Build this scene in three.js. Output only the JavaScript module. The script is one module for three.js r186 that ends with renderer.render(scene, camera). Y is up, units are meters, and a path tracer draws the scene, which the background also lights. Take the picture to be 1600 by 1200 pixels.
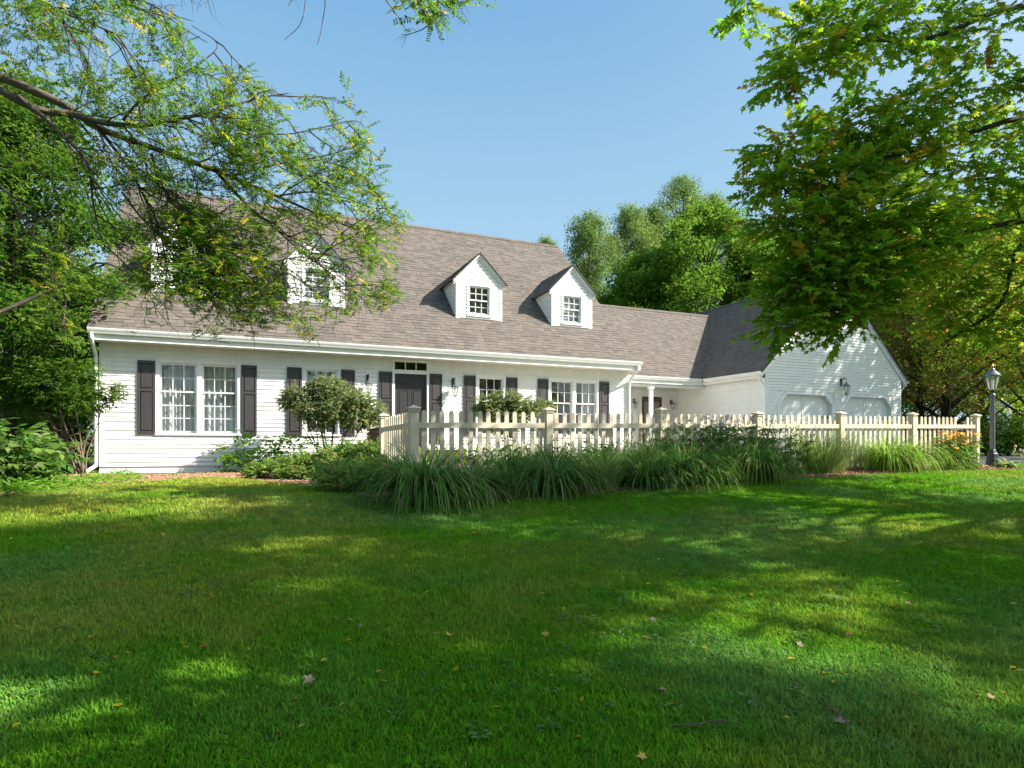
import * as THREE from 'three';

// ---------------------------------------------------------------- camera, sky, sun, exposure
// World: x along the house front (to the right), y up (0 = ground at the house), z out of the house front towards the viewer.
const scene = new THREE.Scene();
const CAM = new THREE.Vector3(0, 0.68, 17.2), YAW = 23.6 * Math.PI / 180, FOCAL = 983, HORIZON = 695;
const camera = new THREE.PerspectiveCamera(2 * Math.atan(600 / FOCAL) * 180 / Math.PI, 4 / 3, 0.1, 900);
camera.position.copy(CAM);
camera.rotation.y = -YAW;
camera.setViewOffset(1600, 1200, 0, 600 - HORIZON, 1600, 1200);     // a shifted lens: verticals stay vertical
const renderer = new THREE.WebGLRenderer({ antialias: true });
renderer.toneMapping = THREE.LinearToneMapping;
renderer.toneMappingExposure = 2.75;
renderer.shadowMap.enabled = true;

const SUN = new THREE.Vector3(1.75, 1.5, 1).normalize();
const sun = new THREE.DirectionalLight(new THREE.Color(1, 0.95, 0.86), 5);
sun.position.copy(SUN).multiplyScalar(90);
sun.castShadow = true;
sun.shadow.mapSize.set(4096, 4096);
Object.assign(sun.shadow.camera, { left: -60, right: 60, top: 60, bottom: -60, near: 1, far: 220 });
scene.add(sun, sun.target);

{ // clear sky: deep blue overhead, pale towards the horizon, a brightening round the sun, boosted as added fill for the shade
  const w = 256, h = 128, d = new Float32Array(w * h * 4);
  const stops = [[0, .58, .70, .78], [8, .45, .62, .75], [18, .325, .53, .71], [34, .185, .385, .625], [60, .135, .32, .57], [90, .115, .28, .53]];
  for (let j = 0; j < h; j++) for (let i = 0; i < w; i++) {
    const el = (j + .5) / h * 180 - 90, az = (i + .5) / w * 2 * Math.PI - Math.PI, e = Math.max(0, el);
    let k = 0; while (k < stops.length - 2 && e > stops[k + 1][0]) k++;
    const t = Math.min(1, (e - stops[k][0]) / (stops[k + 1][0] - stops[k][0]));
    const c = Math.cos(el * Math.PI / 180), v = new THREE.Vector3(c * Math.cos(az), Math.sin(el * Math.PI / 180), c * Math.sin(az));
    const near = Math.max(0, v.dot(SUN)), fillGlow = 1.4 * near ** 5 + 3 * near ** 30;
    for (let q = 0; q < 3; q++) d[(j * w + i) * 4 + q] = (stops[k][q + 1] * (1 - t) + stops[k + 1][q + 1] * t + fillGlow * [1, .96, .88][q]) / 2.22;
    d[(j * w + i) * 4 + 3] = 1;
  }
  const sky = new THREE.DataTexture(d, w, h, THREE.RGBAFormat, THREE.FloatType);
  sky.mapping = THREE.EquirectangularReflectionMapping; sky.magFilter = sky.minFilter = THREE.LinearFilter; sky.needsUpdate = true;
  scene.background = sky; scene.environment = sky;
}

// ---------------------------------------------------------------- helpers
let seed = 20240917;
const rnd = () => { seed = (seed + 0x6D2B79F5) | 0; let t = Math.imul(seed ^ (seed >>> 15), 1 | seed); t = (t + Math.imul(t ^ (t >>> 7), 61 | t)) ^ t; return ((t ^ (t >>> 14)) >>> 0) / 4294967296; };
const rr = (a, b) => a + (b - a) * rnd();
const gauss = () => (rnd() + rnd() + rnd() + rnd() - 2) * 1.0;
const V = (x, y, z) => new THREE.Vector3(x, y, z);
const lerp = (a, b, t) => a + (b - a) * t, clamp = (x, a, b) => Math.min(b, Math.max(a, x)), smooth = (a, b, x) => { const t = clamp((x - a) / (b - a), 0, 1); return t * t * (3 - 2 * t); };
const hash2 = (i, j) => { let h = Math.imul(i, 374761393) ^ Math.imul(j, 668265263); h = Math.imul(h ^ (h >>> 13), 1274126177); return ((h ^ (h >>> 16)) >>> 0) / 4294967296; };
const noise2 = (x, y, wrap = 0) => {
  const i = Math.floor(x), j = Math.floor(y), f = x - i, g = y - j, u = f * f * (3 - 2 * f), v = g * g * (3 - 2 * g);
  const m = (a) => wrap ? ((a % wrap) + wrap) % wrap : a, q = (a, b) => hash2(m(a), m(b));
  return lerp(lerp(q(i, j), q(i + 1, j), u), lerp(q(i, j + 1), q(i + 1, j + 1), u), v);
};
const fbm = (x, y, n = 4, wrap = 0) => { let s = 0, a = .5, t = 0; for (let k = 0; k < n; k++) { s += a * noise2(x, y, wrap); t += a; x *= 2; y *= 2; wrap *= 2; a *= .5; } return s / t; };

// a pixel of the 1600 x 1200 photograph and a depth (metres along the view) give a point
const FWD = V(Math.sin(YAW), 0, -Math.cos(YAW)), RGT = V(Math.cos(YAW), 0, Math.sin(YAW));
const at = (px, py, depth) => CAM.clone().addScaledVector(FWD, depth).addScaledVector(RGT, (px - 800) / FOCAL * depth).add(V(0, (HORIZON - py) / FOCAL * depth, 0));
const place = (fwd, right) => { const p = CAM.clone().addScaledVector(FWD, fwd).addScaledVector(RGT, right); p.y = ground(p.x, p.z); return p; };
const toPixel = (p) => { const d = p.clone().sub(CAM), f = d.dot(FWD); return [800 + FOCAL * d.dot(RGT) / f, HORIZON - FOCAL * d.y / f, f]; };
function ground(x, z) {
  const s = Math.max(0, z - 6.5), drop = z < 34 ? .074 * (s < 2 ? s * s / 4 : s - 1) : .074 * 26.5;
  return .0112 * clamp(x - 2.6, 0, 20) - drop + .018 * (noise2(x * .35 + 40, z * .35) - .5) * smooth(3, 6, z);
}
const onGround = (px, py) => { let lo = 1, hi = 90; for (let k = 0; k < 50; k++) { const m = (lo + hi) / 2, p = at(px, py, m); if (p.y > ground(p.x, p.z)) lo = m; else hi = m; } return at(px, py, lo); };

function tex(w, h, fn, srgb = true) {          // fn(u, v) -> grey or [r, g, b], 0..1, tiling
  const d = new Uint8Array(w * h * 4);
  for (let j = 0; j < h; j++) for (let i = 0; i < w; i++) { const c = fn(i / w, j / h), o = (j * w + i) * 4; for (let q = 0; q < 3; q++) d[o + q] = clamp(255 * (c.length ? c[q] : c), 0, 255); d[o + 3] = 255; }
  const t = new THREE.DataTexture(d, w, h); t.wrapS = t.wrapT = THREE.RepeatWrapping; t.magFilter = THREE.LinearFilter; t.minFilter = THREE.LinearMipmapLinearFilter; t.generateMipmaps = true;
  if (srgb) t.colorSpace = THREE.SRGBColorSpace; t.needsUpdate = true; return t;
}
const std = (color, roughness, more = {}) => new THREE.MeshStandardMaterial({ color: new THREE.Color().setRGB(...color), roughness, side: THREE.DoubleSide, ...more });

// collects triangles; build() makes ONE named mesh
class MB {
  constructor() { this.p = []; this.n = []; this.u = []; this.c = []; this.i = []; this.tint = null; }
  v(p, n, u = 0, w = 0, c = this.tint) { this.p.push(p.x, p.y, p.z); this.n.push(n.x, n.y, n.z); this.u.push(u, w); if (c) this.c.push(c[0], c[1], c[2]); return this.p.length / 3 - 1; }
  quad(a, b, c, d, su = 1) {                       // a b c d counter-clockwise seen from outside; uv in metres
    const e = b.clone().sub(a), f = d.clone().sub(a), n = e.clone().cross(f).normalize(), U = e.clone().normalize(), W = n.clone().cross(U);
    const o = this.p.length / 3;
    for (const q of [a, b, c, d]) { const r = q.clone().sub(a); this.v(q, n, r.dot(U) * su + a.x + a.z, r.dot(W) * su + a.y); }
    this.i.push(o, o + 1, o + 2, o, o + 2, o + 3); return this;
  }
  tri(a, b, c) { const n = b.clone().sub(a).cross(c.clone().sub(a)).normalize(), o = this.p.length / 3; for (const q of [a, b, c]) this.v(q, n, q.x + q.z, q.y); this.i.push(o, o + 1, o + 2); return this; }
  box(x0, x1, y0, y1, z0, z1, bevel = 0) {
    if (bevel) return this.rbox(x0, x1, y0, y1, z0, z1, bevel);
    const A = V(x0, y0, z1), B = V(x1, y0, z1), C = V(x1, y1, z1), D = V(x0, y1, z1), E = V(x0, y0, z0), F = V(x1, y0, z0), G = V(x1, y1, z0), H = V(x0, y1, z0);
    return this.quad(A, B, C, D).quad(B, F, G, C).quad(F, E, H, G).quad(E, A, D, H).quad(D, C, G, H).quad(E, F, B, A);
  }
  rbox(x0, x1, y0, y1, z0, z1, b) {                // chamfered box
    const q = [[x0, x1], [y0, y1], [z0, z1]], pt = (sx, sy, sz, ax) => V(...[sx, sy, sz].map((s, k) => q[k][s] + (k === ax ? 0 : (s ? -b : b))));
    const cyc = [[0, 1, 2], [1, 2, 0], [2, 0, 1]];
    for (const [a, bb, c] of cyc) for (const s of [0, 1]) {
      const m = (u, w) => { const k = [0, 0, 0]; k[a] = s; k[bb] = u; k[c] = w; return pt(...k, a); };
      const f = [m(0, 0), m(1, 0), m(1, 1), m(0, 1)]; if (!s) f.reverse(); this.quad(...f);
    }
    for (const [a, bb, c] of cyc) for (const s of [0, 1]) for (const t of [0, 1]) {      // edges along c
      const k0 = [0, 0, 0], k1 = [0, 0, 0]; k0[a] = k1[a] = s; k0[bb] = k1[bb] = t; k0[c] = 0; k1[c] = 1;
      const f = [pt(...k0, a), pt(...k0, bb), pt(...k1, bb), pt(...k1, a)]; if (s !== t) f.reverse(); this.quad(...f);
    }
    for (const s of [0, 1]) for (const t of [0, 1]) for (const r of [0, 1]) { const f = [pt(s, t, r, 0), pt(s, t, r, 1), pt(s, t, r, 2)]; if ((s + t + r) % 2 === 0) f.reverse(); this.tri(...f); }
    return this;
  }
  tube(pts, r0, r1, sides = 6, cap = true, power = 1) {
    const n = pts.length; let up = V(0, 1, 0), len = 0, prev = null;
    const o = this.p.length / 3;
    for (let k = 0; k < n; k++) {
      const d = pts[Math.min(n - 1, k + 1)].clone().sub(pts[Math.max(0, k - 1)]).normalize();
      if (k) len += pts[k].distanceTo(pts[k - 1]);
      let s = prev ? prev.clone().addScaledVector(d, -prev.dot(d)) : (Math.abs(d.y) > .9 ? V(1, 0, 0) : V(0, 1, 0)).cross(d);
      s.normalize(); prev = s; const t = d.clone().cross(s), r = lerp(r0, r1, (k / (n - 1)) ** power);
      for (let j = 0; j <= sides; j++) { const a = j / sides * 2 * Math.PI, nn = s.clone().multiplyScalar(Math.cos(a)).addScaledVector(t, Math.sin(a)); this.v(pts[k].clone().addScaledVector(nn, r), nn, j / sides * Math.max(.1, 6.28 * r0), len); }
    }
    for (let k = 0; k < n - 1; k++) for (let j = 0; j < sides; j++) { const a = o + k * (sides + 1) + j, b = a + sides + 1; this.i.push(a, a + 1, b + 1, a, b + 1, b); }
    if (cap) for (const k of [0, n - 1]) { const c = this.v(pts[k], V(0, k ? 1 : -1, 0)); for (let j = 0; j < sides; j++) { const a = o + k * (sides + 1) + j; k ? this.i.push(a, a + 1, c) : this.i.push(a + 1, a, c); } }
    return this;
  }
  lathe(prof, sides, cx = 0, cy = 0, cz = 0, flat = false, turn = 0) {       // prof [[r, y]...] bottom to top
    for (let k = 0; k < prof.length - 1; k++) for (let j = 0; j < sides; j++) {
      const P = (q, jj) => { const a = turn + jj / sides * 2 * Math.PI; return V(cx + prof[q][0] * Math.cos(a), cy + prof[q][1], cz - prof[q][0] * Math.sin(a)); };
      const a = P(k, j), b = P(k, j + 1), c = P(k + 1, j + 1), d = P(k + 1, j), dr = prof[k + 1][0] - prof[k][0], dy = prof[k + 1][1] - prof[k][1], o = this.p.length / 3;
      const nn = (jj) => { const t = turn + jj / sides * 2 * Math.PI; return V(Math.cos(t) * dy, -dr, -Math.sin(t) * dy).normalize(); };
      const n = flat ? [nn(j + .5), nn(j + .5), nn(j + .5), nn(j + .5)] : [nn(j), nn(j + 1), nn(j + 1), nn(j)];
      [a, b, c, d].forEach((q, m) => this.v(q, n[m], (j + (m === 1 || m === 2)) / sides, prof[k + (m > 1)][1])); this.i.push(o, o + 1, o + 2, o, o + 2, o + 3);
    }
    return this;
  }
  leafGeo() { const g = this.geo(); g.computeVertexNormals(); return g; }
  geo() {
    const g = new THREE.BufferGeometry();
    g.setAttribute('position', new THREE.Float32BufferAttribute(this.p, 3)); g.setAttribute('normal', new THREE.Float32BufferAttribute(this.n, 3)); g.setAttribute('uv', new THREE.Float32BufferAttribute(this.u, 2));
    if (this.c.length === this.p.length) g.setAttribute('color', new THREE.Float32BufferAttribute(this.c, 3));
    g.setIndex(this.i); return g;
  }
  build(name, m, parent) { return put(name, this.geo(), m, parent); }
}
const used = {};
const numbered = (n) => { const k = used[n] = (used[n] ?? -1) + 1; return k ? `${n}_${String(k).padStart(3, '0')}` : n; };
function put(name, g, m, parent = scene) { const o = new THREE.Mesh(g, m); o.name = parent === scene ? numbered(name) : name; o.castShadow = o.receiveShadow = true; parent.add(o); return o; }
function thing(name, label, category, group, pos = V(0, 0, 0), turn = 0) { const o = new THREE.Group(); o.name = numbered(name); o.position.copy(pos); o.rotation.y = turn; tag(o, label, category, group); scene.add(o); return o; }
function tag(o, label, category, group, kind) { o.userData = { label, category }; if (group) o.userData.group = group; if (kind) o.userData.kind = kind; return o; }
function sub(name, parent) { const o = new THREE.Group(); o.name = name; parent.add(o); return o; }
function many(name, g, m, mats, cols, parent, kind = 'stuff') {
  const o = new THREE.InstancedMesh(g, m, mats.length); mats.forEach((q, k) => { o.setMatrixAt(k, q); if (cols) o.setColorAt(k, cols[k]); });
  o.name = parent === scene ? numbered(name) : name; o.userData.kind = kind; o.castShadow = o.receiveShadow = true; parent.add(o); return o;
}
const M4 = (p, q, s) => new THREE.Matrix4().compose(p, q, typeof s === 'number' ? V(s, s, s) : s);
const Q = (x, y, z, order = 'YXZ') => new THREE.Quaternion().setFromEuler(new THREE.Euler(x, y, z, order));
const curve = (pts, n) => new THREE.CatmullRomCurve3(pts, false, 'centripetal').getPoints(n);
const palette = (list) => { const tot = list.reduce((s, e) => s + e[0], 0); return (jit = .25) => { let r = rnd() * tot, k = 0; while (k < list.length - 1 && (r -= list[k][0]) > 0) k++; const f = 1 + rr(-jit, jit); return new THREE.Color().setRGB(list[k][1] * f * rr(.92, 1.08), list[k][2] * f, list[k][3] * f * rr(.9, 1.1)); }; };
const leafy = (list, gain) => palette(list.map(([w, r, g, b]) => [w, r * gain, g * gain, b * gain]));   // half of a leaf's colour is sent back, half passes through

// ---------------------------------------------------------------- materials
const grain = tex(256, 256, (u, v) => { const a = fbm(u * 8, v * 8, 4, 8), b = noise2(u * 64, v * 64, 64); return .92 + .06 * a + .03 * b; });
const streaks = tex(512, 256, (u, v) => { const a = fbm(u * 6, v * 24, 4, 6), s = noise2(u * 90, v * 6, 90), b = fbm(u * 3, v * 3, 3, 3), k = Math.min(1, .93 + .05 * a + .03 * s + .04 * (b - .5)); return [k, k * .996, k * .985]; });
const bumpFine = tex(256, 256, (u, v) => .5 * fbm(u * 16, v * 16, 4, 16) + .5 * noise2(u * 100, v * 100, 100), false);
const barkTex = tex(256, 256, (u, v) => { const w = fbm(u * 4, v * 4, 3, 4), a = fbm(u * 14 + w, v * 4, 4, 0); const k = .45 + .55 * fbm(u * 24, v * 6, 4, 6); return [k, k * (.92 + .06 * a), k * (.84 + .1 * w)]; });
const soilTex = tex(512, 512, (u, v) => { const a = fbm(u * 10, v * 10, 5, 10), b = noise2(u * 120, v * 120, 120); const k = .45 + .45 * a + .2 * (b - .5); return [k, k * .8, k * .55]; });
const lawnTex = tex(512, 512, (u, v) => { const a = fbm(u * 6, v * 6, 5, 6), b = noise2(u * 128, v * 128, 128), c = fbm(u * 20 + 7, v * 20, 3, 20); const k = .5 + .4 * a + .3 * (b - .5); return [k * (.72 + .3 * c), k, k * .42]; });
const asphaltTex = tex(256, 256, (u, v) => { const k = .72 + .2 * fbm(u * 6, v * 6, 4, 6) + .22 * (noise2(u * 110, v * 110, 110) - .5); return [k, k, k * 1.02]; });
const brickTone = tex(128, 128, (u, v) => .7 + .3 * fbm(u * 12, v * 12, 4, 12));
const woodTex = tex(256, 256, (u, v) => .84 + .16 * fbm(u * 40, v * 3, 4, 0));

const M = {
  siding: std([.80, .80, .785], .55, { map: streaks, bumpMap: bumpFine, bumpScale: .0006 }),
  trim: std([.82, .82, .80], .45, { map: grain, bumpMap: bumpFine, bumpScale: .0004 }),
  gutter: std([.80, .81, .80], .32, { map: grain }),
  soffit: std([.76, .74, .68], .6, { map: grain }),
  shutter: std([.052, .044, .047], .45, { map: woodTex, bumpMap: bumpFine, bumpScale: .0006 }),
  door: std([.032, .030, .033], .38, { bumpMap: bumpFine, bumpScale: .0003 }),
  brownDoor: std([.075, .045, .035], .5, { map: woodTex }),
  brass: std([.75, .52, .2], .25, { metalness: 1 }),
  copper: std([.6, .28, .14], .35, { metalness: 1 }),
  iron: std([.035, .04, .045], .42, { metalness: .3, bumpMap: bumpFine, bumpScale: .0004 }),
  pewter: std([.15, .16, .17], .4, { metalness: .5 }),
  glass: new THREE.MeshPhysicalMaterial({ color: 0xffffff, roughness: .015, transmission: 1, thickness: 0, ior: 1.95, side: THREE.DoubleSide }),
  lampGlass: new THREE.MeshPhysicalMaterial({ color: new THREE.Color(.93, .95, .94), roughness: .12, transmission: .85, thickness: 0, ior: 1.5, side: THREE.DoubleSide }),
  bulb: std([.8, .78, .7], .3),
  curtain: new THREE.MeshPhysicalMaterial({ color: new THREE.Color(.44, .48, .46), roughness: 1, specularIntensity: 0, transmission: .3, thickness: 0, side: THREE.DoubleSide }),
  room: std([.62, .62, .58], .8), floorWood: std([.22, .13, .07], .5, { map: woodTex }),
  concrete: std([.36, .33, .28], .9, { map: soilTex.clone(), bumpMap: bumpFine, bumpScale: .003 }),
  fence: std([.62, .535, .40], .6, { map: streaks, bumpMap: bumpFine, bumpScale: .0006 }),
  shingle: std([1, 1, 1], .95, { vertexColors: true, bumpMap: bumpFine, bumpScale: .003 }),
  roofDeck: std([.06, .05, .045], .95),
  bark: std([.19, .165, .14], .95, { map: barkTex, bumpMap: barkTex, bumpScale: .02 }),
  barkDark: std([.11, .095, .08], .95, { map: barkTex, bumpMap: barkTex, bumpScale: .02 }),
  twig: std([.30, .25, .19], .9, { map: barkTex }),
  mulch: std([.24, .135, .08], .98, { map: soilTex, bumpMap: soilTex, bumpScale: .03 }),
  lawn: std([.10, .16, .05], .98, { map: lawnTex, bumpMap: bumpFine, bumpScale: .02 }),
  asphalt: std([.10, .10, .105], .95, { map: asphaltTex, bumpMap: bumpFine, bumpScale: .004 }),
  brick: std([.26, .105, .07], .92, { map: brickTone, bumpMap: bumpFine, bumpScale: .003 }),
  paving: std([.50, .44, .35], .9, { map: grain, bumpMap: bumpFine, bumpScale: .002 }),
  mortar: std([.34, .30, .25], .95, { map: grain }),
  stone: std([.3, .28, .25], .9, { map: soilTex }),
  leaf: new THREE.MeshPhysicalMaterial({ color: 0xffffff, roughness: 1, specularIntensity: 0, transmission: .55, thickness: 0, side: THREE.DoubleSide }),
  leafGloss: new THREE.MeshPhysicalMaterial({ color: 0xffffff, roughness: .45, side: THREE.DoubleSide }),
  blade: new THREE.MeshPhysicalMaterial({ color: 0xffffff, roughness: 1, specularIntensity: 0, transmission: .4, thickness: 0, side: THREE.DoubleSide, vertexColors: true }),
  chip: std([1, 1, 1], .95),
  petal: std([1, 1, 1], .8, { vertexColors: true }),
};
M.concrete.map.repeat.set(.5, .5);

// ---------------------------------------------------------------- ground
{
  const b = new MB(), xs = [], zs = [];
  for (let x = -140; x <= 160; x += (x >= -24 && x < 34) ? .8 : 8) xs.push(x);
  for (let z = -150; z <= 60; z += (z >= -14 && z < 26) ? .8 : 8) zs.push(z);
  for (const z of zs) for (const x of xs) { const n = V(ground(x - .2, z) - ground(x + .2, z), .4, ground(x, z - .2) - ground(x, z + .2)).normalize(); b.v(V(x, ground(x, z), z), n, x * .45, z * .45); }
  for (let j = 0; j < zs.length - 1; j++) for (let i = 0; i < xs.length - 1; i++) { const a = j * xs.length + i, c = a + xs.length; b.i.push(a, c, c + 1, a, c + 1, a + 1); }
  b.build('lawn', M.lawn).userData = { kind: 'structure', label: 'mown green lawn sloping gently down from the house', category: 'lawn' };
}
// a strip of ground cover between two polylines, lying on the ground
function strip(name, A, B, m, lift, n, rows, label, category) {
  const b = new MB(), pa = new THREE.CatmullRomCurve3(A.map(q => V(q[0], 0, q[1]))).getPoints(n), pb = new THREE.CatmullRomCurve3(B.map(q => V(q[0], 0, q[1]))).getPoints(n);
  for (let k = 0; k <= n; k++) for (let r = 0; r <= rows; r++) { const q = pa[k].clone().lerp(pb[k], r / rows), edge = (r === 0 || r === rows) ? 0 : 1; q.x += gauss() * .02 * edge; b.v(V(q.x, ground(q.x, q.z) + lift, q.z), V(0, 1, 0), q.x * .8, q.z * .8); }
  for (let k = 0; k < n; k++) for (let r = 0; r < rows; r++) { const a = k * (rows + 1) + r, c = a + rows + 1; b.i.push(a, c + 1, a + 1, a, c, c + 1); }
  const o = b.build(name, m); o.userData = { kind: 'structure', label, category }; return o;
}
const flat = (p) => [p.x, p.z];
// edge of the fence bed against the lawn, read along the foot of the plants
const bedFront = [[392, 752], [470, 760], [560, 776], [640, 796], [760, 788], [880, 776], [1000, 769], [1120, 762], [1250, 750], [1330, 745], [1430, 741], [1520, 737], [1620, 736]].map(([x, y]) => flat(onGround(x, y)));
const bedBack = bedFront.map(([x, z], k) => k < 3 ? [x + .25 + k * .2, [1.4, 2.4, 4.4][k]] : [x + .2, k < 11 ? 5.4 : 6.2]);
strip('mulch_bed', bedFront, bedBack, M.mulch, .012, 120, 24, 'brown mulch bed under the grasses along the picket fence', 'mulch bed');
const houseBedFront = [[-160, 815], [-60, 796], [0, 782], [60, 771], [130, 763], [200, 757], [270, 752], [330, 748], [392, 752]].map(([x, y]) => flat(onGround(x, y)));
const houseBedBack = houseBedFront.map(([x, z], k) => k < 4 ? [x - .6, -2] : [x + .1, .02]);
strip('mulch_bed', houseBedFront, houseBedBack, M.mulch, .010, 60, 14, 'reddish mulch bed against the house foundation below the wide window', 'mulch bed');
strip('driveway', [[17.6, .3], [17.7, 3], [18.9, 6.4], [21, 6.9], [60, 9]], [[60, .3], [60, 1], [60, 2], [60, 3], [60, 4]], M.asphalt, .009, 60, 20, 'grey asphalt driveway in front of the garage doors', 'driveway');
strip('bounce_walk', [[5.7, 4.2], [9, 3.4], [12, 3.0], [17.25, 2.6]], [[5.6, .12], [9, .12], [11.7, .12], [17.25, -2.6]], M.paving, .014, 24, 10, 'unseen pale concrete walk added between the front door, breezeway and garage to bounce sunlight', 'path');  // unseen paving, added to reflect warm sunlight onto the shaded walls
strip('bounce_walk', [[11.7, .12], [13, .12], [15, -.6], [17.25, -2.6]], [[11.7, -2.6], [13, -2.62], [15, -2.64], [17.25, -2.66]], M.paving, .0135, 16, 6, 'unseen pale concrete walk added in front of the breezeway porch to bounce sunlight', 'path');  // more of the added paving, reflecting sun towards the porch and garage side
const bedEdge = (x) => { for (const L of [houseBedFront, bedFront]) for (let k = 0; k < L.length - 1; k++) if (x >= L[k][0] && x < L[k + 1][0]) return lerp(L[k][1], L[k + 1][1], (x - L[k][0]) / (L[k + 1][0] - L[k][0])); return x < 0 ? 12 : 7.9; };
const inLawn = (x, z) => z > bedEdge(x) + .03 || (x > 19.5 && z > 8);

// ---------------------------------------------------------------- the house
const house = thing('house', 'long white clapboard house with dormers, black shutters and attached garage', 'house');
const XL = -2.93, XR = 11.64, RX0 = -3.06, RX1 = 11.763, PITCH = .93, EAVE_Z = .55, EAVE_Y = 3.31, RIDGE_Z = -5.175, RIDGE_Y = EAVE_Y + PITCH * (EAVE_Z - RIDGE_Z), SILL = .168, EXPO = .107;

// one clapboard: a wedge, thick at its lower edge; ends may be cut on a slope
function clapboard(parent, along, x0, x1, x0t, x1t, y, h, base, name = 'clapboard', mb = null) {
  const P = (x, yy, d) => along === 'x' ? V(x, yy, base + d) : along === '-z' ? V(base - d, yy, x) : V(base + d, yy, x);
  const b = mb || new MB(), lo = .025 + rr(-.0015, .0015), hi = .005, f = along === '-z' ? 1 : along === 'x' ? 1 : -1;
  const q = (a, c, d, e) => f > 0 ? b.quad(a, c, d, e) : b.quad(e, d, c, a);
  q(P(x0, y, lo), P(x1, y, lo), P(x1t, y + h, hi), P(x0t, y + h, hi));
  q(P(x0, y, 0), P(x1, y, 0), P(x1, y, lo), P(x0, y, lo));
  q(P(x0, y, 0), P(x0, y, lo), P(x0t, y + h, hi), P(x0t, y + h, 0)); q(P(x1, y, lo), P(x1, y, 0), P(x1t, y + h, 0), P(x1t, y + h, hi));
  if (!mb) b.build(name, M.siding, parent);
}
const cut = (x0, x1, y, h, holes) => { let s = [[x0, x1]]; for (const [a, b, c, d] of holes) if (y + h * .6 > c && y + h * .3 < d) s = s.flatMap(([p, q]) => b <= p || a >= q ? [[p, q]] : [[p, a], [b, q]].filter(([m, n]) => n - m > .02)); return s; };

// openings of the front: [x0, x1, y0, y1] outside the casing
const WY0 = .905, WY1 = 2.74;
const WIN = [{ x: -.85, w: 1.88, n: 2 }, { x: 2.036, w: .985, n: 1 }, { x: 6.83, w: .955, n: 1 }, { x: 9.615, w: 1.80, n: 2 }];
const DOOR = { x: 4.436, w: 1.055 };
const holes = WIN.map(o => [o.x - o.w / 2, o.x + o.w / 2, WY0, WY1]).concat([[DOOR.x - DOOR.w / 2, DOOR.x + DOOR.w / 2, .1, 3.06]]);
const front = (() => {          // the wall behind the boards, with real openings
  const s = new THREE.Shape([[XL, .0], [XR, .0], [XR, 3.1], [XL, 3.1]].map(q => new THREE.Vector2(...q)));
  for (const [a, b, c, d] of holes) s.holes.push(new THREE.Path([[a + .05, c + .05], [b - .05, c + .05], [b - .05, d - .05], [a + .05, d - .05]].map(q => new THREE.Vector2(...q))));
  const g = new THREE.ExtrudeGeometry(s, { depth: .14, bevelEnabled: false }); g.translate(0, 0, -.143);
  return put('front_wall', g, M.trim, house);
})();
for (let k = 0; ; k++) {
  const y = SILL + k * EXPO; if (y > 3.02) break;
  for (const [a, b] of cut(XL + .1, XR - .1, y, EXPO, holes)) { let p = a; while (p < b - .01) { let e = p + rr(2.6, 4.6); if (e > b - .5) e = b; clapboard(front, 'x', p + (p > a ? .0015 : 0), e - (e < b ? .0015 : 0), p + (p > a ? .0015 : 0), e - (e < b ? .0015 : 0), y + rr(-.0012, .0012), Math.min(EXPO + .012, 3.05 - y), rr(0, .0008)); p = e; } }
}
{ // corner boards, foundation, remaining walls, floors: closed all round
  for (const x of [XL, XR - .1]) { const b = new MB(); b.box(x, x + .1, SILL, 3.05, 0, .026, .004); b.build('corner_board', M.trim, front); }
  const f = new MB(); let x = XL + .02; while (x < XR - .05) { const e = Math.min(XR - .02, x + 2.4); f.box(x, e - .006, -.3, SILL - .004, -.12, -.012, .004); x = e; } f.build('foundation', M.concrete, house);
  const w = new MB(); w.box(XL, XL + .14, -.2, 3.1, -10.35, -.145).box(XR - .14, XR, -.2, 3.1, -10.35, -.145).box(XL, XR, -.2, 3.1, -10.5, -10.352); w.build('side_wall', M.siding, house);
  for (const x of [XL, XR - .12]) { const g = new MB(); g.quad(V(x, 3.1, -.1), V(x, 3.1, -10.4), V(x, 3.3, -10.4), V(x, 3.3, -.1)).tri(V(x, 3.3, 0), V(x, 3.3, -10.4), V(x, RIDGE_Y - .12, RIDGE_Z)).tri(V(x + .12, 3.3, -10.4), V(x + .12, 3.3, 0), V(x + .12, RIDGE_Y - .12, RIDGE_Z)); g.build('gable_wall', M.siding, house); }
  const r = new MB(); r.box(XL + .14, XR - .14, .3, .45, -10.34, -.145); r.build('floor', M.floorWood, house);
  const c = new MB(); c.box(XL + .14, XR - .14, 3.02, 3.09, -10.34, -.145); c.build('ceiling', M.room, house);
  const p = new MB(); p.box(XL + .14, XR - .14, .45, 3.02, -4.6, -4.5); for (const x of [.9, 3.3, 5.6, 8.1]) p.box(x - .05, x + .05, .45, 3.02, -4.495, -.15); p.build('partition', M.room, house);
}
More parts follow.
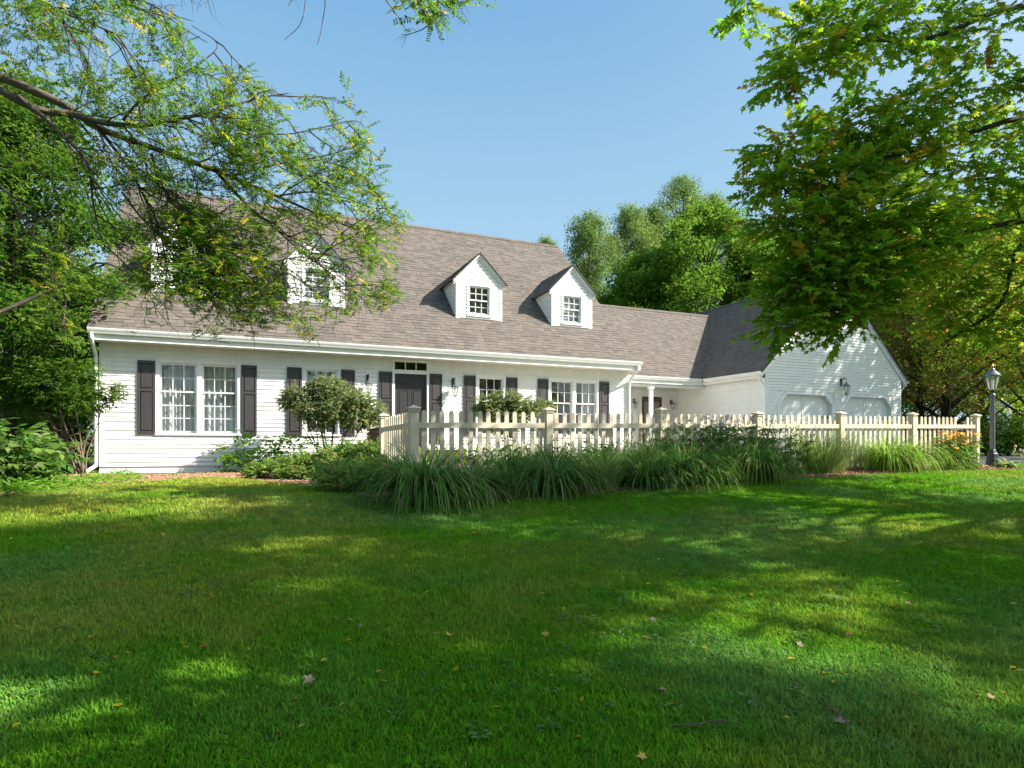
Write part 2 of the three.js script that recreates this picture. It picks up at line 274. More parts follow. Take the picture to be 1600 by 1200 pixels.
// double-hung windows: casing, sill, sashes, muntins and every pane
function windowUnit(parent, x0, x1, y0, y1, z, rowsTop, rowsLow, split) {
  const fr = .035, mid = lerp(y0, y1, split), sash = new MB(), bars = new MB(), panes = [];
  const one = (ya, yb, rows, zz) => {
    const s = .045, lowS = ya === y0 ? .06 : .034, topS = yb === y1 ? .045 : .034;
    sash.box(x0, x0 + s, ya, yb, zz - .035, zz, .003).box(x1 - s, x1, ya, yb, zz - .035, zz, .003).box(x0 + s, x1 - s, ya, ya + lowS, zz - .035, zz - .001, .003).box(x0 + s, x1 - s, yb - topS, yb, zz - .035, zz - .001, .003);
    const gx0 = x0 + s, gx1 = x1 - s, gy0 = ya + lowS, gy1 = yb - topS, m = .0085;
    for (let k = 1; k < 3; k++) { const x = lerp(gx0, gx1, k / 3); bars.box(x - m, x + m, gy0, gy1, zz - .028, zz - .004); }
    for (let k = 1; k < rows; k++) { const y = lerp(gy0, gy1, k / rows); for (let c = 0; c < 3; c++) { const a = lerp(gx0, gx1, c / 3) + (c ? m : 0), b = lerp(gx0, gx1, (c + 1) / 3) - (c < 2 ? m : 0); bars.box(a, b, y - m, y + m, zz - .027, zz - .005); } }
    for (let c = 0; c < 3; c++) for (let r = 0; r < rows; r++) panes.push([lerp(gx0, gx1, (c + .5) / 3), lerp(gy0, gy1, (r + .5) / rows), zz - .016, (gx1 - gx0) / 3 - .02, (gy1 - gy0) / rows - .02]);
  };
  one(mid - .01, y1, rowsTop, z); one(y0, mid + .024, rowsLow, z - .04);
  sash.build('sash', M.trim, parent); bars.build('muntins', M.trim, parent);
  for (const [x, y, zz, w, h] of panes) { const g = put('pane', paneGeo, M.glass, parent); g.scale.set(w + .004, h + .004, 1); g.position.set(x, y, zz); g.rotation.set(gauss() * .004, gauss() * .004, 0); }
}
const paneGeo = new THREE.PlaneGeometry(1, 1);
function shutter(x0, x1, y0, y1) {
  const b = new MB(), w = .05, z0 = .024, z = .058, my = lerp(y0, y1, .6);
  b.box(x0, x0 + w, y0, y1, z0, z, .003).box(x1 - w, x1, y0, y1, z0, z, .003);
  for (const [a, c] of [[y0, y0 + .075], [my - .035, my + .035], [y1 - .075, y1]]) b.box(x0 + w, x1 - w, a, c, z0, z - .001, .003);
  const s = b.build('shutter', M.shutter, house);
  for (const [a, c] of [[y0 + .075, my - .035], [my + .035, y1 - .075]]) { const p = new MB(); p.box(x0 + w, x1 - w, a, c, z0, z - .022).box(x0 + w + .022, x1 - w - .022, a + .022, c - .022, z - .021, z - .006, .006); p.build('raised_panel', M.shutter, s); }
}
for (const o of WIN) {
  const g = sub('window', house), x0 = o.x - o.w / 2, x1 = o.x + o.w / 2, c = .085, z = .034, b = new MB();
  b.box(x0, x0 + c, WY0 + .05, WY1, -.04, z, .004).box(x1 - c, x1, WY0 + .05, WY1, -.04, z, .004).box(x0 + c, x1 - c, WY1 - c, WY1, -.04, z - .001, .004);
  if (o.n === 2) b.box(o.x - .055, o.x + .055, WY0 + .05, WY1 - c, -.06, z - .002, .004);
  b.build('casing', M.trim, g);
  const s = new MB(); s.box(x0 - .01, x1 + .01, WY0, WY0 + .05, -.06, .06, .006); s.build('sill', M.trim, g);
  const edges = o.n === 2 ? [[x0 + c, o.x - .055], [o.x + .055, x1 - c]] : [[x0 + c, x1 - c]];
  for (const [a, d] of edges) windowUnit(g, a, d, WY0 + .05, WY1 - c, -.012, 2, 3, .59);
  shutter(x0 - .367, x0 - .006, .93, 2.685); shutter(x1 + .006, x1 + .367, .93, 2.685);
}
{ // the front door with a three-light transom
  const g = sub('front_door', house), x0 = DOOR.x - DOOR.w / 2, x1 = DOOR.x + DOOR.w / 2, b = new MB(), c = .07, y0 = .58;
  b.box(x0, x0 + c, y0, 3.045, -.06, .036, .004).box(x1 - c, x1, y0, 3.045, -.06, .036, .004).box(x0 + c, x1 - c, 3.0, 3.045, -.06, .034, .004).box(x0 + c, x1 - c, 2.655, 2.735, -.06, .03, .004); b.build('casing', M.trim, g);
  const t = new MB(); t.box(x0 + c, x1 - c, 2.735, 2.765, -.03, .01, .003).box(x0 + c, x1 - c, 2.975, 3.0, -.03, .01, .003); for (const f of [1 / 3, 2 / 3]) { const x = lerp(x0 + c, x1 - c, f); t.box(x - .01, x + .01, 2.765, 2.975, -.03, .008); } t.build('transom_sash', M.trim, g);
  for (let k = 0; k < 3; k++) { const p = put('pane', paneGeo, M.glass, g); p.scale.set((x1 - x0 - 2 * c) / 3, .215, 1); p.position.set(lerp(x0 + c, x1 - c, (k + .5) / 3), 2.87, -.012); p.rotation.x = gauss() * .004; }
  const d = new MB(), a = x0 + c + .004, e = x1 - c - .004, zd = -.05; d.box(a, e, y0, 2.652, zd - .045, zd);
  d.build('slab', M.door, g);
  for (const [u0, u1] of [[.11, .45], [.55, .89]]) for (const [v0, v1] of [[.05, .36], [.43, .79], [.855, .955]]) {
    const p = new MB(), A = lerp(a, e, u0), B = lerp(a, e, u1), C = lerp(y0, 2.652, v0), D = lerp(y0, 2.652, v1), m = .022;
    p.box(A, A + m, C, D, zd + .001, zd + .012, .004).box(B - m, B, C, D, zd + .001, zd + .012, .004).box(A + m, B - m, C, C + m, zd + .001, zd + .011, .004).box(A + m, B - m, D - m, D, zd + .001, zd + .011, .004).box(A + .045, B - .045, C + .045, D - .045, zd + .001, zd + .009, .006); p.build('raised_panel', M.door, g);
  }
  const k = new MB(); k.lathe([[.0, -.03], [.028, -.028], [.03, -.012], [.012, -.004], [.012, .02], [.032, .022], [.032, .03], [0, .03]], 14); k.build('knob', M.brass, g).position.set(e - .07, 1.63, zd + .03); g.children.at(-1).rotation.x = Math.PI / 2; g.children.at(-1).rotation.x = -Math.PI / 2;
  const th = new MB(); th.box(x0, x1, .5, .58, -.1, .06, .006); th.build('threshold', M.pewter, g);
  shutter(x0 - .367, x0 - .006, .72, 2.685); shutter(x1 + .006, x1 + .367, .72, 2.685);
}
// brick stoop below the front door: each brick its own piece
{
  const g = sub('stoop', house), X0 = 3.35, X1 = 5.55, Z1 = 1.5, top = .5; const core = new MB(); core.box(X0 + .012, X1 - .012, -.1, top - .012, .04, Z1 - .012); core.build('mortar', M.mortar, g);
  const geos = [.2, .095].map(l => { const b = new MB(); b.box(-l / 2, l / 2, 0, .057, -.045, .045, .004); return b.geo(); });
  const brick = (x, y, z, turn, short) => { const o = put('brick', geos[short ? 1 : 0], M.brick, g); o.position.set(x, y, z + rr(-.001, .001)); o.rotation.y = turn; };
  for (let r = 0, y = -.02; y < top - .06; r++, y += .067) {
    for (let x = X0 + (r % 2 ? .05 : .1); x < X1 - .04; x += .21) brick(Math.min(x, X1 - .1), y, Z1 - .045, 0, false);
    for (let z = .15 + (r % 2 ? .1 : 0); z < Z1 - .1; z += .21) brick(X0 + .045, y, z, Math.PI / 2, false);
  }
  const cap = new MB(); cap.box(X0 - .03, X1 + .03, top - .011, top + .045, .05, Z1 + .03, .006); cap.build('landing_slab', M.stone, g);
  const cheek = new MB(); cheek.box(X0 - .32, X0 - .04, -.1, 1.02, 1.2, 3.1, .01); cheek.build('brick_cheek', M.mortar, g);
  for (let r = 0, y = -.02; y < .96; r++, y += .067) { for (let z = 1.3 + (r % 2 ? .1 : 0); z < 3.1; z += .21) brick(X0 - .325, y, Math.min(z, 3.0), Math.PI / 2, false); for (const x of [X0 - .26, X0 - .1]) brick(x, y, 3.105, 0, true); }
  const cp = new MB(); cp.box(X0 - .36, X0, 1.025, 1.08, 1.18, 3.16, .012); cp.build('coping', M.brick, g);
  for (let k = 0; k < 2; k++) { const s = new MB(); s.box(X0 + .1, X1 - .1, -.1, .34 - k * .17, 1.535 + k * .32, 1.85 + k * .32, .006); s.build('step', M.brick, g); }
}
// shingled roof slopes: O = lower left corner seen from outside, U along the eave, W up the slope
const SHINGLE = [[.116, .097, .079], [.107, .089, .073], [.122, .102, .083], [.097, .081, .067], [.113, .095, .079], [.094, .079, .066], [.122, .096, .080]];
function shingles(name, O, U, W, span, length, parent, skip) {
  const b = new MB(), N = U.clone().cross(W).normalize(), ex = .142, P = (u, v, n) => O.clone().addScaledVector(U, u).addScaledVector(W, v).addScaledVector(N, n);
  for (let r = 0, v = -.03; v < length; r++, v += ex) {
    const [u0, u1] = span(Math.max(0, v + ex / 2)); let u = u0 + (hash2(r, 3) - 1) * .25;
    while (u < u1) {
      const w = .1 + .2 * rnd(), a = Math.max(u0, u), c = Math.min(u1, u + w - .004); u += w; if (c - a < .01) continue;
      if (skip && skip((a + c) / 2, v + ex / 2)) continue;
      const t = rnd() < .45 ? .016 : .009, k = SHINGLE[Math.floor(rnd() * SHINGLE.length)], f = rr(.9, 1.1); b.tint = k.map(q => q * f);
      const top = Math.min(length, v + ex + .02);
      b.quad(P(a, v, t), P(c, v, t), P(c, top, .003), P(a, top, .003)).quad(P(a, v, -.004), P(c, v, -.004), P(c, v, t), P(a, v, t));
      b.quad(P(a, v, -.002), P(a, v, t), P(a, top, .003), P(a, top, -.002)).quad(P(c, v, t), P(c, v, -.002), P(c, top, -.002), P(c, top, .003));
    }
  }
  const o = b.build(name, M.shingle, parent); o.userData.kind = 'stuff'; return o;
}
function ridgeCap(parent, A, B, s = .13) {
  const b = new MB(), d = B.clone().sub(A), L = d.length(); d.normalize(); const side = V(0, 1, 0).cross(d).normalize();
  for (let t = 0; t < L; t += .15) { const k = SHINGLE[Math.floor(rnd() * 6)]; b.tint = k; const a = A.clone().addScaledVector(d, t), c = A.clone().addScaledVector(d, Math.min(L, t + .17)), h0 = .032, h1 = .02;
    for (const q of [1, -1]) { const P0 = a.clone().add(V(0, h0, 0)), P1 = c.clone().add(V(0, h1, 0)), S0 = a.clone().addScaledVector(side, q * s).add(V(0, h0 - s * .9, 0)), S1 = c.clone().addScaledVector(side, q * s).add(V(0, h1 - s * .9, 0)); q > 0 ? b.quad(P0, S0, S1, P1) : b.quad(P0, P1, S1, S0); } }
  b.build('ridge_cap', M.shingle, parent);
}
const DORM = [-1.21, 1.99, 6.737, 9.945], DZ = -.721, DW = 1.49;
const slopeLen = Math.hypot(EAVE_Z - RIDGE_Z, RIDGE_Y - EAVE_Y), WUP = V(0, RIDGE_Y - EAVE_Y, RIDGE_Z - EAVE_Z).normalize(), cosP = -WUP.z;
{
  const roof = (() => {                              // roof deck of the front slope, open under the dormers
    const s = new THREE.Shape([[RX0, 0], [RX1, 0], [RX1, slopeLen], [RX0, slopeLen]].map(q => new THREE.Vector2(...q)));
    for (const x of DORM) s.holes.push(new THREE.Path([[x - .6, (EAVE_Z - DZ + .25) / cosP], [x + .6, (EAVE_Z - DZ + .25) / cosP], [x + .6, (EAVE_Z - DZ + 1.1) / cosP], [x - .6, (EAVE_Z - DZ + 1.1) / cosP]].map(q => new THREE.Vector2(...q))));
    const g = new THREE.ExtrudeGeometry(s, { depth: .1, bevelEnabled: false }); g.translate(0, 0, -.105);
    g.rotateX(-Math.PI / 2 + Math.atan(PITCH)); g.rotateX(0); const m = put('main_roof', g, M.roofDeck, house);
    m.position.set(0, EAVE_Y, EAVE_Z); return m;
  })();
  const inRoof = new THREE.Group(); inRoof.position.set(0, -EAVE_Y, -EAVE_Z);
  const sh = shingles('shingles', V(RX0 - .01, EAVE_Y, EAVE_Z), V(1, 0, 0), WUP, () => [0, RX1 - RX0 + .02], slopeLen, roof, (u, v) => DORM.some(x => Math.abs(RX0 + u - x) < .66 && EAVE_Z - v * cosP < DZ - .06 && EAVE_Z - v * cosP > DZ - 1.15));
  sh.position.set(0, -EAVE_Y, -EAVE_Z);
  ridgeCap(roof, V(RX0, RIDGE_Y, RIDGE_Z), V(RX1, RIDGE_Y, RIDGE_Z)); roof.children.at(-1).position.set(0, -EAVE_Y, -EAVE_Z);
  const back = new MB(); back.quad(V(RX1, EAVE_Y, 2 * RIDGE_Z - EAVE_Z), V(RX0, EAVE_Y, 2 * RIDGE_Z - EAVE_Z), V(RX0, RIDGE_Y, RIDGE_Z - .01), V(RX1, RIDGE_Y, RIDGE_Z - .01)).quad(V(RX0, EAVE_Y - .12, 2 * RIDGE_Z - EAVE_Z), V(RX1, EAVE_Y - .12, 2 * RIDGE_Z - EAVE_Z), V(RX1, RIDGE_Y - .14, RIDGE_Z - .01), V(RX0, RIDGE_Y - .14, RIDGE_Z - .01)); back.tint = null; back.build('rear_roof', M.roofDeck, house);
  // eave: fascia, soffit, gutter, rake boards
  const f = new MB(); f.box(RX0 + .02, RX1 - .01, 3.045, 3.255, .475, .5, .004); f.build('fascia', M.trim, house);
  const so = new MB(); so.box(RX0 + .02, RX1 - .01, 3.055, 3.075, -.002, .474); so.build('soffit', M.soffit, house);
  gutter('gutter', V(RX0, 3.3, .502), V(1, 0, 0), V(0, 0, 1), RX1 - RX0 + .01, house);
  const rk = new MB(); for (const x of [RX0, RX1 - .03]) { const a = V(x, EAVE_Y - .03, EAVE_Z - .06), c = V(x, RIDGE_Y - .03, RIDGE_Z), dn = V(0, -.2, 0), w = V(.03, 0, 0); rk.quad(a.clone().add(dn), a, c, c.clone().add(dn)).quad(a.clone().add(w), a.clone().add(dn).add(w), c.clone().add(dn).add(w), c.clone().add(w)).quad(a.clone().add(dn), c.clone().add(dn), c.clone().add(dn).add(w), a.clone().add(dn).add(w)).quad(a, a.clone().add(dn), a.clone().add(dn).add(w), a.clone().add(w)); } rk.build('rake_board', M.trim, house);
  const ret = new MB(); for (const x of [RX0 + .001, RX1 - .012]) ret.quad(V(x, 3.05, .5), V(x, 3.05, -.02), V(x, 3.7, -.02), V(x, 3.25, .5)); ret.build('eave_end', M.trim, house);
}
function gutter(name, P, U, OUT, L, parent) {        // K-style gutter: an open channel with an ogee front
  const prof = [[0, 0], [0, -.115], [.07, -.12], [.085, -.085], [.105, -.05], [.118, -.015], [.118, 0], [.108, 0], [.108, -.012], [.095, -.05], [.075, -.085], [.066, -.11], [.006, -.105], [.006, 0]];
  const b = new MB(), pt = (k, u) => P.clone().addScaledVector(OUT, prof[k][0]).addScaledVector(U, u).add(V(0, prof[k][1], 0));
  for (let k = 0; k < prof.length; k++) { const m = (k + 1) % prof.length; b.quad(pt(k, 0), pt(m, 0), pt(m, L), pt(k, L)); }
  for (const u of [0, L]) for (let k = 0; k < 5; k++) b.tri(pt(0, u), pt(k + 1, u), pt(k + 2, u));
  return b.build(name, M.gutter, parent);
}
function downspout(parent, pts, w = .04) { const b = new MB(); for (let k = 0; k < pts.length - 1; k++) b.tube([pts[k], pts[k + 1]], w, w, 10, true); for (const p of pts.slice(1, -1)) b.lathe([[0, -w], [w * .7, -w * .7], [w * 1.02, 0], [w * .7, w * .7], [0, w]], 10, p.x, p.y, p.z); b.build('downspout', M.gutter, parent); }
downspout(house, [V(-2.99, 3.2, .56), V(-2.99, 3.08, .54), V(-2.985, 2.72, .085), V(-2.985, .2, .075), V(-3.12, .06, .42)], .042);
downspout(house, [V(11.62, 3.2, .56), V(11.62, 3.06, .54), V(11.62, 2.72, .08), V(11.62, .1, .07)], .042);

// dormers
DORM.forEach((xc) => {
  const g = sub('dormer', house), h0 = 4.5, he = 5.63, hp = 6.49, x0 = xc - DW / 2, x1 = xc + DW / 2, cb = .115, wy0 = 4.6, wy1 = 5.54, ww = .78;
  const roofY = (z) => EAVE_Y + PITCH * (EAVE_Z - z), zAt = (y) => EAVE_Z - (y - EAVE_Y) / PITCH, rp = (hp - he) / (DW / 2 + .09);
  // front wall with the window opening
  const s = new THREE.Shape([[x0, h0 - .03], [x1, h0 - .03], [x1, he], [xc, hp - .1], [x0, he]].map(q => new THREE.Vector2(...q))); s.holes.push(new THREE.Path([[xc - ww / 2 + .04, wy0 + .04], [xc + ww / 2 - .04, wy0 + .04], [xc + ww / 2 - .04, wy1 - .04], [xc - ww / 2 + .04, wy1 - .04]].map(q => new THREE.Vector2(...q))));
  const wg = new THREE.ExtrudeGeometry(s, { depth: .07, bevelEnabled: false }); wg.translate(0, 0, DZ - .073); put('wall', wg, M.trim, g);
  const sd = new MB();
  for (let y = h0 + .005; y < hp - .3; y += EXPO) { const h = EXPO + .01, lim = (yy) => yy < he ? DW / 2 - cb + .02 : Math.max(.02, (hp - .14 - yy) / rp - .07); const a = lim(y), t = lim(y + h); for (const [p, q] of cut(-a, a, y, EXPO, [[-ww / 2, ww / 2, wy0, wy1]])) clapboard(null, 'x', xc + p, xc + q, xc + (p === -a ? -t : p), xc + (q === a ? t : q), y, h, DZ, 'siding', sd); }
  for (let y = h0; y < he - .02; y += EXPO) { const z1 = DZ - .005, z0 = zAt(y + .03), z0t = zAt(y + EXPO); if (z0 < z1 - .03) { clapboard(null, '-z', z0 + .03, z1, z0t + .03, z1, y, EXPO + .006, x0, 'siding', sd); } }
  const so = sd.build('siding', M.siding, g); so.userData.kind = 'stuff';
  const side = new MB(); for (const x of [x0 + .004, x1 - .004]) side.tri(V(x, h0 - .05, DZ - .07), V(x, he + .05, DZ - .07), V(x, he + .05, zAt(he) - .15)).tri(V(x, h0 - .05, DZ - .07), V(x, he + .05, zAt(he) - .15), V(x, h0 - .05, zAt(h0) - .1)); side.build('cheek_wall', M.trim, g);
  const cbm = new MB(); for (const x of [x0 - .004, x1 - cb + .004]) cbm.box(x, x + cb, h0 - .03, he - .01, DZ - .06, DZ + .028, .004);
  for (const sgn of [-1, 1]) { const A = V(xc, hp - .055, 0), B = V(xc + sgn * (DW / 2 + .075), he - .03, 0), dn = V(0, -.16, 0); const z0 = V(0, 0, DZ - .02), z1 = V(0, 0, DZ + .034), q = [A, B, B.clone().add(dn.clone().multiplyScalar(.75)), A.clone().add(dn)]; const F = q.map(p => p.clone().add(z1)), K = q.map(p => p.clone().add(z0)); if (sgn > 0) F.reverse(); cbm.quad(...F); const a = q.map(p => p.clone().add(z1)); for (let k = 0; k < 4; k++) { const m = (k + 1) % 4; cbm.quad(a[k], K[k], K[m], a[m]); } }
  cbm.build('trim_board', M.trim, g);
  const crown = new MB(); for (const sgn of [-1, 1]) { const A = V(xc, hp - .035, 0), B = V(xc + sgn * (DW / 2 + .1), he - .035, 0); const dn = V(0, -.05, 0), z0 = V(0, 0, DZ), z1 = V(0, 0, DZ + .1); const F = [A, B, B.clone().add(dn), A.clone().add(dn)]; const a = F.map(p => p.clone().add(z1)), c = F.map(p => p.clone().add(z0)); crown.quad(...(sgn > 0 ? [...a].reverse() : a)); for (let k = 0; k < 4; k++) { const m = (k + 1) % 4; crown.quad(a[k], c[k], c[m], a[m]); } } crown.build('rake_moulding', M.trim, g);
  // little gable roof running back into the main slope
  const rf = new MB(), zf = DZ + .13; for (const sgn of [-1, 1]) { const xe = xc + sgn * (DW / 2 + .12), ye = he - .03; const A = V(xc, hp, zf), B = V(xe, ye, zf), C = V(xe, ye, zAt(ye) - .1), D = V(xc, hp, zAt(hp) - .15), dn = V(0, -.03, 0); rf.quad(...(sgn > 0 ? [A, B, C, D] : [B, A, D, C])); rf.quad(...[A, B, C, D].map(p => p.clone().add(dn))); rf.quad(B, B.clone().add(dn), C.clone().add(dn), C).quad(A, A.clone().add(dn), B.clone().add(dn), B); } rf.build('dormer_roof', M.roofDeck, g);
  const su = new MB(); for (const sgn of [-1, 1]) { const xe = xc + sgn * (DW / 2 + .1); su.quad(V(xe, he - .065, DZ + .1), V(xc + sgn * (DW / 2 - .01), he - .04, DZ + .1), V(xc + sgn * (DW / 2 - .01), he - .04, zAt(he) - .05), V(xe, he - .065, zAt(he) - .05)); } su.build('soffit', M.soffit, g);
  for (const sgn of [-1, 1]) { const A = V(xc, hp, 0), xe = xc + sgn * (DW / 2 + .13), B = V(xe, he - .035, 0), Wd = A.clone().sub(B).normalize(), L = A.distanceTo(B); const back = (v) => zf - (zAt(lerp(he, hp, v / L)) - .12); if (sgn < 0) shingles('shingles', V(xe, he - .03, zAt(hp) - .15), V(0, 0, 1), Wd, (v) => [-(zAt(hp) - .15) + zAt(lerp(he, hp, v / L)) - .1, zf - (zAt(hp) - .15)], L, g); else shingles('shingles', V(xe, he - .03, zf), V(0, 0, -1), Wd, (v) => [0, back(v)], L, g); }
  const c = .055, b = new MB(), a0 = xc - ww / 2, a1 = xc + ww / 2, z = DZ + .036; b.box(a0, a0 + c, wy0, wy1, DZ - .05, z, .004).box(a1 - c, a1, wy0, wy1, DZ - .05, z, .004).box(a0 + c, a1 - c, wy1 - c, wy1, DZ - .05, z - .001, .004).box(a0 - .01, a1 + .01, wy0 - .045, wy0, DZ - .05, z + .02, .004).box(a0 + c, a1 - c, wy0, wy0 + .03, DZ - .05, z - .004); b.build('casing', M.trim, g);
  windowUnit(g, a0 + c, a1 - c, wy0 + .03, wy1 - c, DZ - .008, 2, 2, .5);
  const inn = new MB(); inn.box(xc - .6, xc + .6, h0 - .05, 5.78, DZ - 1.12, DZ - 1.08); for (const x of [xc - .61, xc + .6]) inn.box(x, x + .01, h0 - .05, 5.72, DZ - 1.08, DZ - .08); inn.build('lining', M.room, g);
  const fl = new MB(); fl.box(xc - .6, xc + .6, h0 - .1, h0 - .06, DZ - 1.08, DZ - .075); fl.build('window_seat', M.room, g);
});

// breezeway between house and garage
const BZ = -2.77, BY = 3.31, BRZ = -6.35, BRY = 6.78, GX0 = 17.3, GX1 = 24.55, GEX0 = 17.02, GEX1 = 24.83, GZ = .2, GFZ = .33, GEY = 3.3, GPX = (GEX0 + GEX1) / 2, GPY = 7.2, GPITCH = (GPY - GEY) / (GPX - GEX0), GBACK = -9.4;
{
  const slope = V(0, BRY - BY, BRZ - BZ), L = slope.length(); slope.normalize(); const x0 = RX1 - .6;
  const d = new MB(); d.quad(V(x0, BY - .02, BZ), V(GEX0 + .1, BY - .02, BZ), V(20.6, BRY - .02, BRZ), V(x0, BRY - .02, BRZ)).quad(V(x0, BY - .12, BZ), V(x0, BRY - .12, BRZ), V(20.6, BRY - .12, BRZ), V(GEX0 + .1, BY - .12, BZ)).quad(V(20.6, BRY - .02, BRZ), V(20.6, BY, 2 * BRZ - BZ), V(x0, BY, 2 * BRZ - BZ), V(x0, BRY - .02, BRZ)); const dk = d.build('breezeway_roof', M.roofDeck, house);
  shingles('shingles', V(x0, BY, BZ), V(1, 0, 0), slope, (v) => [0, GEX0 - x0 + v / L * ((BRY - GEY) / GPITCH) + .03], L, dk);
  ridgeCap(dk, V(RX1 - .2, BRY, BRZ), V(GEX0 + (BRY - GEY) / GPITCH, BRY, BRZ));
  const f = new MB(); f.box(XR, GEX0 + .05, BY - .27, BY - .06, BZ - .075, BZ - .05, .004).box(XR, GEX0 + .27, BY - .39, BY - .272, BZ - .3, BZ - .14, .004); f.build('fascia', M.trim, house);
  gutter('gutter', V(XR + .15, BY - .01, BZ - .048), V(1, 0, 0), V(0, 0, 1), GEX0 - XR - .2, house);
  const c = new MB(); c.box(XR, GX0 - .001, BY - .27, BY - .24, -4.6, BZ - .301); c.build('porch_ceiling', M.soffit, house);
  const p = sub('porch_post', house), pb = new MB(); pb.box(14.63, 14.76, .12, BY - .39, BZ - .285, BZ - .155, .008); pb.build('shaft', M.trim, p); const pc = new MB(); for (const y of [.12, BY - .47]) pc.box(14.6, 14.79, y, y + .08, BZ - .315, BZ - .125, .006); pc.build('collar', M.trim, p);
  const slab = new MB(); slab.box(XR, GX0, -.1, .14, -4.7, BZ + .1, .01); slab.build('porch_floor', M.concrete, house);
  const wall = new MB(); wall.box(XR, GX0, 0, BY - .2, -4.85, -4.7); const wl = wall.build('breezeway_wall', M.trim, house);
  for (let k = 0; ; k++) { const y = SILL + k * EXPO; if (y > BY - .36) break; for (const [a, b] of cut(XR, GX0 - .02, y, EXPO, [[15.37, 16.55, 0, 2.78]])) clapboard(wl, 'x', a, b, a, b, y, EXPO + .012, -4.698); }
  const dr = sub('side_door', house), a = 15.45, b = 16.47; const cs = new MB(); cs.box(a - .08, a, .14, 2.7, -4.7, -4.65, .004).box(b, b + .08, .14, 2.7, -4.7, -4.65, .004).box(a - .08, b + .08, 2.7, 2.79, -4.7, -4.648, .004); cs.build('casing', M.trim, dr);
  const ds = new MB(); ds.box(a, a + .13, .14, 2.7, -4.698, -4.662).box(b - .13, b, .14, 2.7, -4.698, -4.662).box(a + .13, b - .13, 2.5, 2.7, -4.698, -4.663).box(a + .13, b - .13, .14, .5, -4.698, -4.663); ds.build('storm_door_frame', M.brownDoor, dr); const dp = new MB(); dp.box(a + .13, b - .13, .5, 2.5, -4.698, -4.68); dp.build('slab', std([.28, .22, .19], .5, { map: woodTex }), dr); const kb = new MB(); kb.box(a + .09, a + .12, 1.15, 1.3, -4.66, -4.61, .006); kb.build('handle', M.brass, dr);
}
